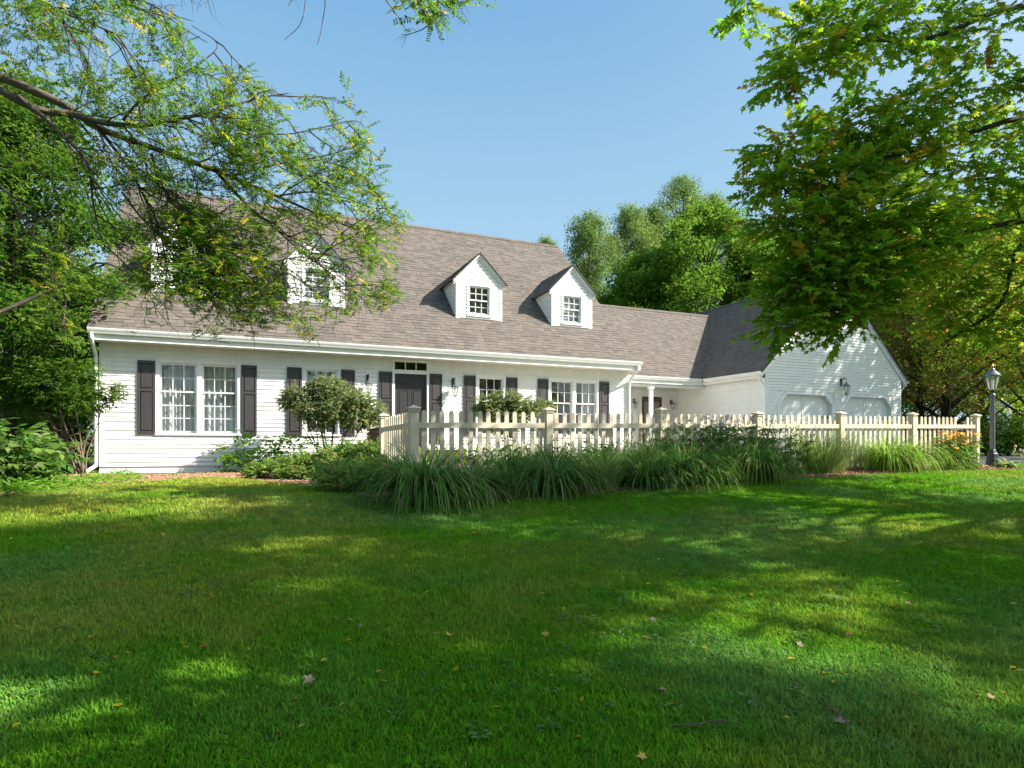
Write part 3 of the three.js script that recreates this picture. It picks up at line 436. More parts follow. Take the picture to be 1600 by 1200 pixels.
// garage wing
{
  const doorR = [[17.985, 20.65], [21.31, 23.96]], dTop = 2.53, ch = .36, casing = .1, dh = doorR.map(([a, b]) => [a - casing, b + casing, -1, dTop + casing]);
  const s = new THREE.Shape([[GX0, -.1], [GX1, -.1], [GX1, GEY - .02], [GPX, GPY - .2], [GX0, GEY - .02]].map(q => new THREE.Vector2(...q)));
  for (const [a, b] of doorR) s.holes.push(new THREE.Path([[a, -.05], [b, -.05], [b, dTop - ch], [b - ch, dTop], [a + ch, dTop], [a, dTop - ch]].map(q => new THREE.Vector2(...q))));
  const g = new THREE.ExtrudeGeometry(s, { depth: .2, bevelEnabled: false }); g.translate(0, 0, GZ - .203); const fw = put('garage_front_wall', g, M.trim, house);
  for (let k = 0; ; k++) {
    const y = .19 + k * EXPO, lim = (yy) => Math.min(GX1 - GX0 - .1, (GPY - .3 - yy) / GPITCH * 2) / 2; if (y > GPY - .75) break;
    const t = y + EXPO + .012, c = (GX0 + GX1) / 2, a = lim(y), b = lim(t); if (b < .1) break;
    for (const [p, q] of cut(c - a, c + a, y, EXPO, dh)) clapboard(fw, 'x', p, q, p === c - a ? c - b : p, q === c + a ? c + b : q, y, EXPO + .012, GZ);
  }
  for (const x of [GX0, GX1 - .11]) { const cb = new MB(); cb.box(x, x + .11, .1, GEY - .02, GZ - .05, GZ + .027, .004); cb.build('corner_board', M.trim, fw); }
  const fr = new MB(); for (const sgn of [-1, 1]) { const xe = sgn < 0 ? GEX0 : GEX1, A = V(GPX, GPY - .04, 0), B = V(xe, GEY - .04, 0), dn = V(0, -.26, 0); const q = [A, B, B.clone().add(V(0, -.24, 0)), A.clone().add(dn)], a = q.map(p => p.clone().setZ(GZ + .06)), c = q.map(p => p.clone().setZ(GZ + .002)); fr.quad(...(sgn > 0 ? [...a].reverse() : a)); for (let k = 0; k < 4; k++) { const m = (k + 1) % 4; fr.quad(a[k], c[k], c[m], a[m]); }
    const q2 = [A, B, B.clone().add(V(0, -.07, 0)), A.clone().add(V(0, -.08, 0))], a2 = q2.map(p => p.clone().setZ(GFZ - .02)), c2 = q2.map(p => p.clone().setZ(GZ + .05)); fr.quad(...(sgn > 0 ? [...a2].reverse() : a2)); for (let k = 0; k < 4; k++) { const m = (k + 1) % 4; fr.quad(a2[k], c2[k], c2[m], a2[m]); } } fr.build('rake_board', M.trim, fw);
  for (const [a, b] of doorR) {
    const d = sub('garage_door', house), o = casing, out = [[a - o, .1], [a, .1], [a, dTop - ch], [a + ch, dTop], [b - ch, dTop], [b, dTop - ch], [b, .1], [b + o, .1], [b + o, dTop - ch + .04], [b - ch + .04, dTop + o], [a + ch - .04, dTop + o], [a - o, dTop - ch + .04]];
    const gg = new THREE.ExtrudeGeometry(new THREE.Shape(out.map(q => new THREE.Vector2(...q))), { depth: .03, bevelEnabled: true, bevelSize: .003, bevelThickness: .003, bevelSegments: 1 }); gg.translate(0, 0, GZ - .001); put('casing', gg, M.trim, d);
    const n = 4, zf = GZ - .12; for (let k = 0; k < 2; k++) { const A = lerp(a, b, k / 2) + .004, B = lerp(a, b, (k + 1) / 2) - .004, p = new MB(); p.box(A, B, .05, dTop + .02, zf - .04, zf, .004); p.build('door_leaf', M.siding, d);
      const tr = new MB(); tr.box(A, A + .1, .06, dTop, zf + .001, zf + .014, .003).box(B - .1, B, .06, dTop, zf + .001, zf + .014, .003).box(A + .1, B - .1, 1.62, 1.72, zf + .001, zf + .013, .003).box(A + .1, B - .1, .06, .2, zf + .001, zf + .013, .003); tr.build('batten', M.siding, d);
      const hx = k ? B - .06 : A + .02, hh = new MB(); hh.box(k ? hx - .36 : hx, k ? hx : hx + .28, 1.7, 1.745, zf + .015, zf + .025, .003); hh.box(k ? hx - .1 : hx + .02, k ? hx - .02 : hx + .1, 1.68, 1.765, zf + .024, zf + .03); hh.build('strap_hinge', M.iron, d); }
  }
  const sw = new MB(); sw.box(GX0, GX0 + .15, -.1, GEY, GBACK, GZ - .204).box(GX1 - .15, GX1, -.1, GEY, GBACK, GZ - .204).box(GX0, GX1, -.1, GEY, GBACK - .15, GBACK - .002); sw.quad(V(GX1, GEY, GBACK - .1), V(GX0, GEY, GBACK - .1), V(GPX, GPY - .15, GBACK - .1), V(GPX, GPY - .15, GBACK - .1)); const side = sw.build('garage_side_wall', M.trim, house);
  for (let k = 0; ; k++) { const y = .19 + k * EXPO; if (y > GEY - .27) break; clapboard(side, '-z', -4.68, GZ - .002, -4.68, GZ - .002, y, EXPO + .012, GX0); }
  const ca = new MB(); ca.box(GX0 - .027, GX0 - .002, .1, GEY - .2, GZ - .11, GZ + .027, .004); ca.build('corner_board', M.trim, side);
  const rf = new MB(); for (const sgn of [-1, 1]) { const xe = sgn < 0 ? GEX0 : GEX1, A = V(GPX, GPY - .02, GFZ), B = V(xe, GEY - .02, GFZ), C = V(xe, GEY - .02, GBACK - .2), D = V(GPX, GPY - .02, GBACK - .2), dn = V(0, -.07, 0); rf.quad(...(sgn < 0 ? [B, A, D, C] : [A, B, C, D])); rf.quad(...[A, B, C, D].map(p => p.clone().add(dn))).quad(A, A.clone().add(dn), B.clone().add(dn), B).quad(B, B.clone().add(dn), C.clone().add(dn), C); } const dk = rf.build('garage_roof', M.roofDeck, house);
  const Wl = V(GPX - GEX0, GPY - GEY, 0), Ll = Wl.length(); Wl.normalize(); const z00 = GBACK - .2;
  shingles('shingles', V(GEX0, GEY, z00), V(0, 0, 1), Wl, (v) => { const y = GEY + Wl.y * v, zv = y < BRY ? BZ - (y - BY) / (BRY - BY) * (BZ - BRZ) : z00; return [Math.max(0, zv - z00 - .03), GFZ + .015 - z00]; }, Ll, dk);
  const Wr = V(GPX - GEX1, GPY - GEY, 0).normalize(); shingles('shingles', V(GEX1, GEY, GFZ + .015), V(0, 0, -1), Wr, () => [0, GFZ - z00], Ll, dk);
  ridgeCap(dk, V(GPX, GPY, GFZ + .015), V(GPX, GPY, z00));
  const fa = new MB(); fa.box(GEX0 + .05, GEX0 + .075, GEY - .24, GEY - .04, BZ - .05, GZ, .004); fa.build('fascia', M.soffit, house);
  const so = new MB(); so.box(GEX0 + .076, GX0 - .002, GEY - .235, GEY - .215, BZ - .14, GZ); so.build('soffit', M.soffit, house);
  gutter('gutter', V(GEX0 + .048, GEY - .01, BZ + .1), V(0, 0, 1), V(-1, 0, 0), GZ + .12 - BZ - .1, house); gutter('gutter', V(GEX1 - .02, GEY - .03, -4), V(0, 0, 1), V(1, 0, 0), GZ + 4.1, house);
  downspout(house, [V(GEX0 - .02, GEY - .1, .24), V(GEX0 - .02, GEY - .3, .24), V(GX0 - .05, GEY - .52, .255), V(GX0 - .05, .1, .255)], .042); downspout(house, [V(GEX1 + .03, GEY - .12, .1), V(GEX1 + .03, GEY - .3, .1), V(GX1 + .05, GEY - .5, .1), V(GX1 + .05, .1, .1)], .042);
}
// curtains hang behind the glass: each its own thing
function curtain(x0, x1, y0, y1, label) { const b = new MB(), n = Math.round((x1 - x0) / .012); const ph = rr(0, 6), f = rr(46, 60); for (let k = 0; k <= n; k++) { const x = lerp(x0, x1, k / n), z = (yy) => -.19 + .028 * Math.sin(x * f + ph) + .012 * Math.sin(x * f * .37 + 2 * ph) , s = .028 * f * Math.cos(x * f + ph), nn = V(-s, 0, 1).normalize(); b.v(V(x, y0, z(0)), nn, x, y0); b.v(V(x, y1, z(1) * .96 - .008), nn, x, y1); } for (let k = 0; k < n; k++) b.i.push(2 * k, 2 * k + 2, 2 * k + 3, 2 * k, 2 * k + 3, 2 * k + 1); tag(b.build('curtain', M.curtain), label, 'curtain', 'curtains hanging inside the front windows'); }
curtain(-1.74, -.91, .5, 2.72, 'pale sheer curtain across the shrub-side half of the wide window by the downspout');
curtain(-.79, .04, .5, 2.72, 'pale sheer curtain across the hydrangea-side half of the wide window');
curtain(1.56, 2.5, .5, 2.72, 'pale sheer curtain in the single window behind the rounded shrub');
[[DORM[1], 'pale blind behind the dormer window nearest the honey locust branches'], [DORM[3], 'pale blind behind the dormer window nearest the breezeway']].forEach(([x, l]) => { const b = new MB(); b.box(x - .34, x + .34, 4.66, 5.5, DZ - .16, DZ - .15, .002); tag(b.build('window_blind', M.curtain), l, 'blind', 'blinds behind the dormer windows'); });
curtain(10.0, 10.45, .5, 2.72, 'pale curtain at the breezeway side of the double window behind the fence');

// ---------------------------------------------------------------- wall lanterns, lamp post, fence
function lanternBody(parent, y0, s) {           // glass bowl with ribs, a roof and a finial, y0 = bottom
  const g = new MB(); g.lathe([[.03, .0], [.055, .05], [.078, .14], [.09, .22]].map(q => [q[0] * s, y0 + q[1] * s]), 6, 0, 0, 0, true); g.build('glass', M.lampGlass, parent);
  const r = new MB(); for (let k = 0; k < 6; k++) { const a = k / 6 * 2 * Math.PI; r.tube([[.031, 0], [.056, .05], [.079, .14], [.091, .22]].map(q => V(q[0] * s * Math.cos(a), y0 + q[1] * s, -q[0] * s * Math.sin(a))), .005 * s, .005 * s, 5); } r.lathe([[.0, -.06], [.012, -.05], [.02, -.03], [.01, -.02], [.034, -.004], [.034, .008], [.0, .01]].map(q => [q[0] * s, y0 + q[1] * s]), 12); r.build('cage', M.iron, parent);
  const c = new MB(); c.lathe([[.0, .215], [.105, .215], [.108, .228], [.085, .25], [.05, .285], [.03, .3], [.034, .31], [.02, .33], [.008, .335], [.012, .35], [.0, .365]].map(q => [q[0] * s, y0 + q[1] * s]), 12); c.build('hood', M.pewter, parent);
  const b = new MB(); b.lathe([[0, .02], [.012, .02], [.012, .1], [.02, .13], [.012, .17], [0, .18]].map(q => [q[0] * s, y0 + q[1] * s]), 10); b.build('bulb', M.bulb, parent);
}
function wallLantern(x, y, z, s, label, group) {
  const t = thing('wall_lantern', label, 'lantern', group, V(x, y, z));
  const p = new MB(); p.box(-.035 * s, .035 * s, -.02 * s, .2 * s, 0, .02, .006).tube(curve([V(0, .1 * s, .01), V(0, .17 * s, .06 * s), V(0, .2 * s, .13 * s), V(0, .16 * s, .17 * s), V(0, .11 * s, .17 * s)], 14), .011 * s, .008 * s, 7).tube(curve([V(0, .02 * s, .01), V(0, .06 * s, .07 * s), V(0, .13 * s, .09 * s), V(0, .18 * s, .12 * s)], 10), .007 * s, .005 * s, 6); p.build('bracket', M.iron, t);
  const b = sub('lamp_head', t); b.position.set(0, 0, .17 * s); lanternBody(b, -.26 * s, s);
}
wallLantern(3.235, 2.36, .024, 1.12, 'wall lantern beside the front door, next to the rounded shrub', 'lanterns flanking the front door');
wallLantern(5.66, 2.36, .024, 1.12, 'wall lantern between the front door and the single window', 'lanterns flanking the front door');
wallLantern(15.05, 2.42, -4.675, .85, 'small black lantern on the breezeway wall on the house side of the brown door', 'lanterns flanking the breezeway door');
wallLantern(16.93, 2.42, -4.675, .85, 'small black lantern on the breezeway wall on the garage side of the brown door', 'lanterns flanking the breezeway door');
wallLantern(21.12, 2.95, GZ + .024, 1.35, 'large black wall lantern above and between the two garage doors', null);
{
  const p = V(17.75, 0, 7.35); p.y = ground(p.x, p.z);
  const t = thing('lamp_post', 'grey metal lamp post with lantern head standing at the fence end', 'lamp post', null, p);
  const b = new MB(); b.lathe([[.155, -.05], [.155, .03], [.15, .035], [.118, .30], [.1, .33], [.1, .35], [.075, .37], [.078, .39], [.062, .41], [0, .41]], 8, 0, 0, 0, true); b.build('base', M.iron, t);
  const s = new MB(); s.lathe([[.056, .40], [.05, 1.78], [.062, 1.785], [.065, 1.81], [.05, 1.83], [.03, 1.85], [0, 1.85]], 16); for (let k = 0; k < 10; k++) { const a = k / 10 * 2 * Math.PI; s.tube([V(.054 * Math.cos(a), .42, .054 * Math.sin(a)), V(.049 * Math.cos(a), 1.77, .049 * Math.sin(a))], .008, .007, 5); } s.build('shaft', M.pewter, t);
  const h = sub('lamp_head', t); h.position.y = 1.92; lanternBody(h, 0, 1.72); const f = new MB(); f.lathe([[0, .6], [.014, .61], [.022, .635], [.01, .66], [.012, .68], [0, .72]], 10); f.build('finial', M.copper, h);
}
{
  const t = thing('picket_fence', 'cream painted picket fence with capped square posts around the front garden', 'fence');
  const ZF = 7.23, X0 = 2.62, SP = 2.44, pk = (() => { const s = new THREE.Shape(); s.moveTo(-.037, 0); s.lineTo(.037, 0); s.lineTo(.037, 1); s.absarc(0, 1, .037, 0, Math.PI, false); s.lineTo(-.037, 0); const g = new THREE.ExtrudeGeometry(s, { depth: .018, bevelEnabled: true, bevelSize: .003, bevelThickness: .003, bevelSegments: 1, curveSegments: 8 }); g.translate(0, 0, -.009); return g; })();
  const tones = [[.62, .535, .40], [.60, .52, .395], [.645, .56, .425], [.585, .515, .40]].map((c, k) => { const m = M.fence.clone(); m.color.setRGB(...c); m.map = streaks.clone(); m.map.offset.set(k * .23, k * .31); return m; });
  const topAt = (x) => .68 + lerp(.545, .695, clamp((x - 2.6) / 14.7, 0, 1));      // height of the picket tips
  const post = (x, z, y1) => { const y0 = ground(x, z) - .1, b = new MB(), s = .068; b.box(x - s, x + s, y0, y1 - .075, z - s, z + s, .006); const p = b.build('post', M.fence, t); const c = new MB(); c.box(x - .082, x + .082, y1 - .1, y1 - .06, z - .082, z + .082, .008).box(x - .098, x + .098, y1 - .059, y1 - .032, z - .098, z + .098, .006); const q = [[-1, 1], [1, 1], [1, -1], [-1, -1]].map(([u, w]) => V(x + u * .09, y1 - .031, z + w * .09)), tip = V(x, y1 + .012, z); for (let k = 0; k < 4; k++) c.tri(q[k], q[(k + 1) % 4], tip); c.build('cap', M.fence, p); };
  const picket = (x, z, top, turn) => { const y0 = ground(x, z) + .05 + rr(0, .02), o = put('picket', pk, tones[Math.floor(rnd() * 4)], t); o.position.set(x, y0, z); o.scale.set(1, (top - y0 - .037 + rr(-.004, .004)) , 1); o.rotation.set(gauss() * .004, turn, gauss() * .009); };
  const rail = (a, b, h) => { const m = new MB(), d = b.clone().sub(a), n = V(-d.z, 0, d.x).normalize().multiplyScalar(.019), u = V(0, h, 0); const q = [a.clone().sub(n), b.clone().sub(n), b.clone().add(n), a.clone().add(n)], w = q.map(p => p.clone().add(u)); m.quad(q[3], q[2], w[2], w[3]).quad(q[1], q[0], w[0], w[1]).quad(w[3], w[2], w[1], w[0]).quad(q[0], q[1], q[2], q[3]).quad(q[0], q[3], w[3], w[0]).quad(q[2], q[1], w[1], w[2]); m.build('rail', M.fence, t); };
  for (let k = 0; k <= 6; k++) post(X0 + k * SP, ZF, topAt(X0 + k * SP) + .09 + [0, 0, .03, -.02, .01, .01, 0][k]);
  post(X0, 4.93, topAt(X0) + .07);
  for (let k = 0; k < 6; k++) {
    const a = X0 + k * SP + .06, b = X0 + (k + 1) * SP - .06, n = 14;
    for (const [off, h] of [[-.275, .09], [-1.0, .09]]) rail(V(a, topAt(a) + off, ZF + .03), V(b, topAt(b) + off, ZF + .03), h);
    for (let j = 0; j < n; j++) { if (k === 5 && (j === 10 || j === 11)) continue; const x = lerp(a, b, (j + .62) / (n + .24)); picket(x, ZF - .003, topAt(x), 0); }
  }
  const base = new MB(); base.box(X0 + 5.78 * SP, X0 + 6 * SP - .069, ground(16.9, ZF) - .03, ground(16.9, ZF) + .09, ZF + .05, ZF + .075, .004); base.build('base_board', M.fence, t);
  for (const off of [-.275, -1.0]) rail(V(X0 - .03, topAt(X0) + off - .02, 4.99), V(X0 - .03, topAt(X0) + off, ZF - .06), .09);
  for (let j = 0; j < 13; j++) { const z = lerp(5.0, ZF - .07, (j + .6) / 13.2); picket(X0 + .003, z, topAt(X0) + lerp(-.03, 0, j / 12), Math.PI / 2); }
}

// ---------------------------------------------------------------- leaf shapes
function leafShape(b, o, q, size, kind) {           // adds one leaf to b: o = stalk end, q = orientation (leaf runs along +z, faces +y)
  const P = (x, y, z) => V(x * size, y * size, z * size).applyQuaternion(q).add(o), n = V(0, 1, 0).applyQuaternion(q);
  const fan = (pts) => { const k = b.v(P(...pts[0]), n); const id = pts.slice(1).map(p => b.v(P(...p), n)); for (let j = 0; j < id.length - 1; j++) b.i.push(k, id[j], id[j + 1]); };
  if (kind === 'maple') { const c = rr(-1.2, 3.2), e = rr(-1, 3); fan([[0, .04, .3], [0, 0, 0], [.3, -.03 * c, -.08], [.24, 0, .2], [.55, -.07 * c, .42], [.24, .01, .48], [.14, .01, .62], [0, -.1 * e, 1], [-.14, .01, .62], [-.24, .01, .48], [-.55, -.07 * c, .42], [-.24, 0, .2], [-.3, -.03 * c, -.08], [0, 0, 0]]); }
  else if (kind === 'oval') { const a = b.v(P(0, 0, 0), n), m = b.v(P(.26, .03, .45), n), c = b.v(P(0, -.08, 1), n), d = b.v(P(-.26, .03, .45), n), e = b.v(P(0, -.03, .45), n); b.i.push(a, m, e, m, c, e, c, d, e, d, a, e); }
  else if (kind === 'chip') { const a = b.v(P(-.3, 0, 0), n), m = b.v(P(.3, 0, .1), n), c = b.v(P(.12, -.05, .95), n); b.i.push(a, m, c); }
  else { const a = b.v(P(-.5, 0, 0), n), m = b.v(P(.5, 0, 0), n), c = b.v(P(0, -.06, 1), n); b.i.push(a, m, c); }
}
function spray(n, radius, size, kind, flatY = .7, droop = .5) {
  const b = new MB();
  for (let k = 0; k < n; k++) { const a = rnd() * 6.283, r = radius * Math.sqrt(rnd()), o = V(r * Math.cos(a), gauss() * radius * flatY * .5, r * Math.sin(a)); leafShape(b, o, Q(droop * (.4 + rnd()) + gauss() * .5, rnd() * 6.283, gauss() * .6), size * rr(.65, 1.2), kind); }
  return b.leafGeo();
}
function twigSpray(n, len, size, kind) {             // leaves set along a little drooping twig, with the twig
  const b = new MB(), tw = [0, .5, 1].map(t => V(0, -.12 * len * t * t, len * t)); b.tube(tw, .004, .002, 3, false);
  for (let k = 0; k < n; k++) { const t = (k + .6) / n, o = V(0, -.12 * len * t * t, len * t), s = k % 2 ? 1 : -1; leafShape(b, o, Q(.35 + gauss() * .4, s * rr(.5, 1.3) * (k === n - 1 ? .1 : 1), gauss() * .5), size * rr(.7, 1.15), kind); }
  return b.leafGeo();
}
function frond(pairs, len, size) {                   // pinnate leaf of the locust: many leaflets on a curved rachis
  const b = new MB(), at_ = (t) => V(0, -.12 * len * t * t, len * t);
  b.tube([0, .5, 1].map(at_), .0022, .001, 3, false);
  for (let k = 0; k < pairs; k++) for (const s of [-1, 1]) { const t = .12 + .88 * (k + .5) / pairs; leafShape(b, at_(t), Q(.25 + gauss() * .35, s * rr(1.0, 1.45), gauss() * .4), size * rr(.75, 1.15) * (1 - .3 * t), 'oval'); }
  return b.leafGeo();
}
function needleSprig(n, len) { const b = new MB(); for (let k = 0; k < n; k++) { const t = k / n, o = V(0, len * t * .35, len * t); leafShape(b, o, Q(-.5 + gauss() * .7, gauss() * 1.1, rnd() * 6), .06 * rr(.6, 1.2) * (1.1 - .5 * t) * 1, 'oval'); } return b.leafGeo(); }
const G = {
  maple: [0, 1, 2].map(() => twigSpray(9, .34, .092, 'maple')), mapleFar: [0, 1].map(() => spray(11, .34, .17, 'maple', .6)),
  oval: [0, 1].map(() => spray(14, .30, .13, 'oval', .8)), ovalFar: [0, 1].map(() => spray(14, .42, .19, 'oval', .9)), airy: [0, 1].map(() => spray(12, .36, .13, 'oval', .9, .9)),
  small: [0, 1].map(() => twigSpray(10, .16, .05, 'oval')), broad: [0, 1].map(() => twigSpray(6, .26, .15, 'oval')), bigLeaf: [0, 1].map(() => twigSpray(7, .38, .16, 'oval')),
  frond: [0, 1, 2].map(() => frond(7, .15, .04)), needle: [0, 1].map(() => needleSprig(16, .16)),
};
const PAL = {
  maple: leafy([[3, .09, .185, .012], [4.5, .14, .225, .014], [2.5, .215, .245, .02], [.22, .28, .18, .02], [.05, .22, .085, .025]], 2.0),
  mapleGold: leafy([[4, .12, .2, .016], [3, .19, .24, .02], [2, .08, .16, .014], [.6, .32, .2, .03]], 1.7),
  locust: leafy([[6, .075, .15, .014], [3, .12, .19, .018], [1, .24, .25, .02], [.35, .36, .27, .03]], 1.8),
  oak: leafy([[5, .045, .10, .012], [3, .07, .14, .016], [1, .11, .17, .02]], 1.3),
  poplar: leafy([[4, .105, .155, .04], [3, .08, .135, .03], [2, .14, .19, .05]], 1.7),
  bright: leafy([[4, .085, .165, .016], [3, .115, .19, .022], [1.4, .06, .12, .014]], 1.55),
  autumn: leafy([[3, .12, .15, .03], [3, .2, .17, .05], [1.4, .28, .17, .06], [1, .1, .14, .02]], 1.7),
  shrub: leafy([[4, .06, .12, .02], [2, .09, .15, .03], [1, .13, .17, .05]], 1.7), grey: leafy([[4, .10, .14, .05], [3, .14, .17, .07], [2, .17, .19, .07], [.7, .22, .2, .06]], 1.7),
  lime: leafy([[4, .11, .23, .02], [2, .15, .26, .03], [1, .08, .17, .02]], 1.7), juniper: leafy([[4, .10, .16, .035], [3, .14, .19, .04], [1, .17, .2, .07], [.2, .22, .13, .06]], 2.0),
};
const fillLeaves = (list, target, blobs, per, sc, pal, jit = .22) => {       // sprays through the volume of each blob, denser towards its skin
  for (const [c, r, w = 1, p = pal] of blobs) { const n = Math.round(per * w);
    for (let k = 0; k < n; k++) { let d = V(gauss(), gauss(), gauss()); const l = d.length() || 1; d.multiplyScalar((.35 + .65 * Math.sqrt(rnd())) / l); const q = V(c.x + d.x * r.x, c.y + d.y * r.y, c.z + d.z * r.z); if (target && !target(q)) continue; list.push([q, Math.atan2(d.x, d.z) + gauss() * .7, gauss() * .5 - d.y * .35, rr(.72, 1.25) * sc, p(jit)]); } }
};
function crown(parent, geos, m, list, name = 'crown') { geos.forEach((g, v) => { const L = list.filter((_, k) => k % geos.length === v); if (L.length) many(name, g, m, L.map(e => M4(e[0], Q(e[2], e[1], gauss() * .35), e[3])), L.map(e => e[4]), parent); }); }

// a whole tree: trunk, limbs to foliage clumps, leaves in the clumps
function tree(o) {
  const { name, label, group, pos, h, r, low, trunk, clumps, per, geos, pal, sc = 1, bark = M.barkDark, lean = V(0, 0, 0), flatten = .75, top = .35, tight = 1 } = o;
  const t = thing(name, label, 'tree', group, pos), b = new MB(), spine = [];
  for (let k = 0; k <= 7; k++) { const f = k / 7; spine.push(V(lean.x * f * f + gauss() * .1 * f, -.15 + (h * .9 + .15) * f, lean.z * f * f + gauss() * .1 * f)); }
  b.tube(spine.slice(0, 7), trunk, trunk * .2, 9, true, .8); const blobs = [];
  for (let k = 0; k < clumps; k++) {
    const f = (k + .5) / clumps, y = lerp(low, h, f ** .9), w = Math.sin(Math.PI * clamp(lerp(top, 1, f), 0, .985)) ** .75, rad = r * w * Math.sqrt(rr(.12, 1)), a = k * 2.39996 + rr(-.5, .5), cr = r * rr(.24, .38) * lerp(1, .75, f) * tight;
    const sp = spine[clamp(Math.round(y / (h * .9) * 7), 0, 6)], c = V(sp.x + rad * Math.cos(a), Math.min(y, h - cr * .4), sp.z + rad * Math.sin(a)); blobs.push([c, V(cr, cr * flatten, cr)]);
    const sy = Math.max(low * .55, c.y - rad * rr(.45, .8)), s = spine[clamp(Math.floor(sy / (h * .9) * 7), 0, 6)].clone(); s.y = Math.min(sy, h * .75);
    b.tube(curve([s, s.clone().lerp(c, .5).add(V(gauss() * .2, .12 * rad, gauss() * .2)), c], 6), trunk * lerp(.36, .14, f), .012, 5, false);
    for (let j = 0; j < 3; j++) b.tube([c.clone().lerp(s, .25), c.clone().add(V(gauss() * cr, gauss() * cr * .5, gauss() * cr))], .02, .006, 3, false);
  }
  b.build('trunk', bark, t); const list = []; fillLeaves(list, null, blobs, per, sc, pal); crown(t, geos, o.mat || M.leaf, list); return t;
}

// ---------------------------------------------------------------- trees
seed = 4100;
const bgGroup = 'trees standing behind the house';
const bg = (px, fwd, h, r, kind, label) => { const p = place(fwd, (px - 800) / FOCAL * fwd); const poplar = kind === 'poplar', far = fwd > 34;
  tree({ name: poplar ? 'poplar_tree' : 'broadleaf_tree', label, group: bgGroup, pos: p, h, r, low: poplar ? h * .3 : h * .16, trunk: .02 * h, clumps: poplar ? 50 : 46, per: poplar ? 86 : 78, tight: poplar ? .72 : .7, geos: far ? (poplar ? G.airy : G.ovalFar) : G.oval, pal: PAL[kind], sc: far ? 1.15 : 1, flatten: poplar ? 1.35 : 1.05, top: poplar ? .3 : .28 }); };
// depth from their usual heights and from standing behind the ridge lines they rise above
bg(920, 46, 17.0, 3.8, 'poplar', 'slender olive green tree just beyond the main roof end');
bg(985, 50, 19, 4.2, 'poplar', 'tall olive green tree with bare lower stems behind the breezeway');
bg(1022, 52, 19.8, 4.0, 'poplar', 'olive green tree between the bare-stemmed tree and the tallest one');
bg(1062, 54, 23.0, 5.2, 'poplar', 'tallest grey green tree rising behind the breezeway roof');
bg(1118, 55, 22, 5, 'poplar', 'tall pointed grey green tree beside the tallest one behind the breezeway');
bg(1200, 52, 18.5, 5.4, 'poplar', 'pale grey green tree behind the garage ridge');
bg(1005, 40, 12.2, 4.6, 'bright', 'low dense green tree behind the breezeway roof, nearest the house');
bg(1105, 38, 14.6, 5.6, 'bright', 'bright green rounded tree behind the breezeway and garage roofs');
bg(1180, 39, 12.6, 4.4, 'bright', 'small bright green tree rising right behind the garage ridge');
bg(855, 60, 20, 2.4, 'poplar', 'far tree whose tip shows over the end of the main ridge');
bg(705, 62, 20.6, 4.0, 'poplar', 'far tree barely topping the middle of the main ridge');
for (const [px, f, h, r, k, l] of [[1290, 44, 17, 5.5, 'oak', 'dark green tree behind the garage gable'], [1400, 40, 15, 5, 'autumn', 'bronze tinted tree beyond the far side of the garage'], [1480, 46, 17, 6, 'bright', 'tall dark tree far behind the driveway'], [1590, 44, 18, 6, 'bright', 'broad dark tree at the far end of the driveway'], [1700, 40, 16, 6, 'bright', 'broad green tree beside the far end of the driveway']]) bg(px, f, h, r, k, l);
// right of the garage: leaning ivy-clad trunks and thin crowns
const side = (px, fwd, o) => tree({ name: 'broadleaf_tree', group: 'trees beside the driveway', pos: place(fwd, (px - 800) / FOCAL * fwd), low: 2.6, clumps: 30, per: 75, geos: G.oval, pal: PAL.oak, ...o });
side(1478, 30, { label: 'tree with a thick dark ivy-clad trunk behind the driveway', h: 11, r: 4.5, trunk: .3, pal: PAL.autumn, lean: V(.5, 0, 0) });
side(1440, 31, { label: 'leaning multi-limbed tree between the garage and the ivy-clad trunk', h: 10.5, r: 4, trunk: .17, pal: PAL.autumn, lean: V(-2, 0, 1) });
side(1530, 32, { label: 'tree with a leaning grey trunk behind the lamp post', h: 10, r: 4.5, trunk: .2, pal: PAL.mapleGold, lean: V(2.4, 0, 0) });
side(1610, 27, { label: 'yellow green tree by the driveway beyond the lamp post', h: 11, r: 4.6, trunk: .2, pal: PAL.mapleGold, lean: V(-1, 0, 0) });
side(1385, 34, { label: 'dark green tree close behind the far garage corner', h: 9, r: 3.6, trunk: .16, low: 1 });
// left of the house
const left = (px, fwd, o) => tree({ name: 'broadleaf_tree', group: 'trees beside the gable end of the house', pos: place(fwd, (px - 800) / FOCAL * fwd), low: 2, clumps: 44, per: 62, geos: G.oval, pal: PAL.oak, tight: .72, ...o });
left(15, 15.5, { label: 'dense dark green tree standing beside the house gable', h: 9.6, r: 3.4, trunk: .2, low: 2.9, per: 66 });
left(-120, 13.5, { label: 'leafy green tree behind the honey locust branches', h: 9.5, r: 3.4, trunk: .2, low: 2.6 });
left(60, 27, { label: 'sunlit yellow green tree behind the corner shrub', h: 9.5, r: 4, trunk: .18, pal: PAL.bright, low: .8 });
left(-40, 30, { label: 'pale green tree far behind the corner shrub', h: 12, r: 5, trunk: .2, pal: PAL.poplar, low: .8, geos: G.ovalFar });
left(130, 36, { label: 'bright green tree showing just past the gable eave', h: 10, r: 4, trunk: .2, pal: PAL.bright, low: .6, geos: G.ovalFar });
left(-170, 24, { label: 'broad green tree behind the large-leaved bush', h: 12, r: 5, trunk: .22, pal: PAL.bright, low: .8 });
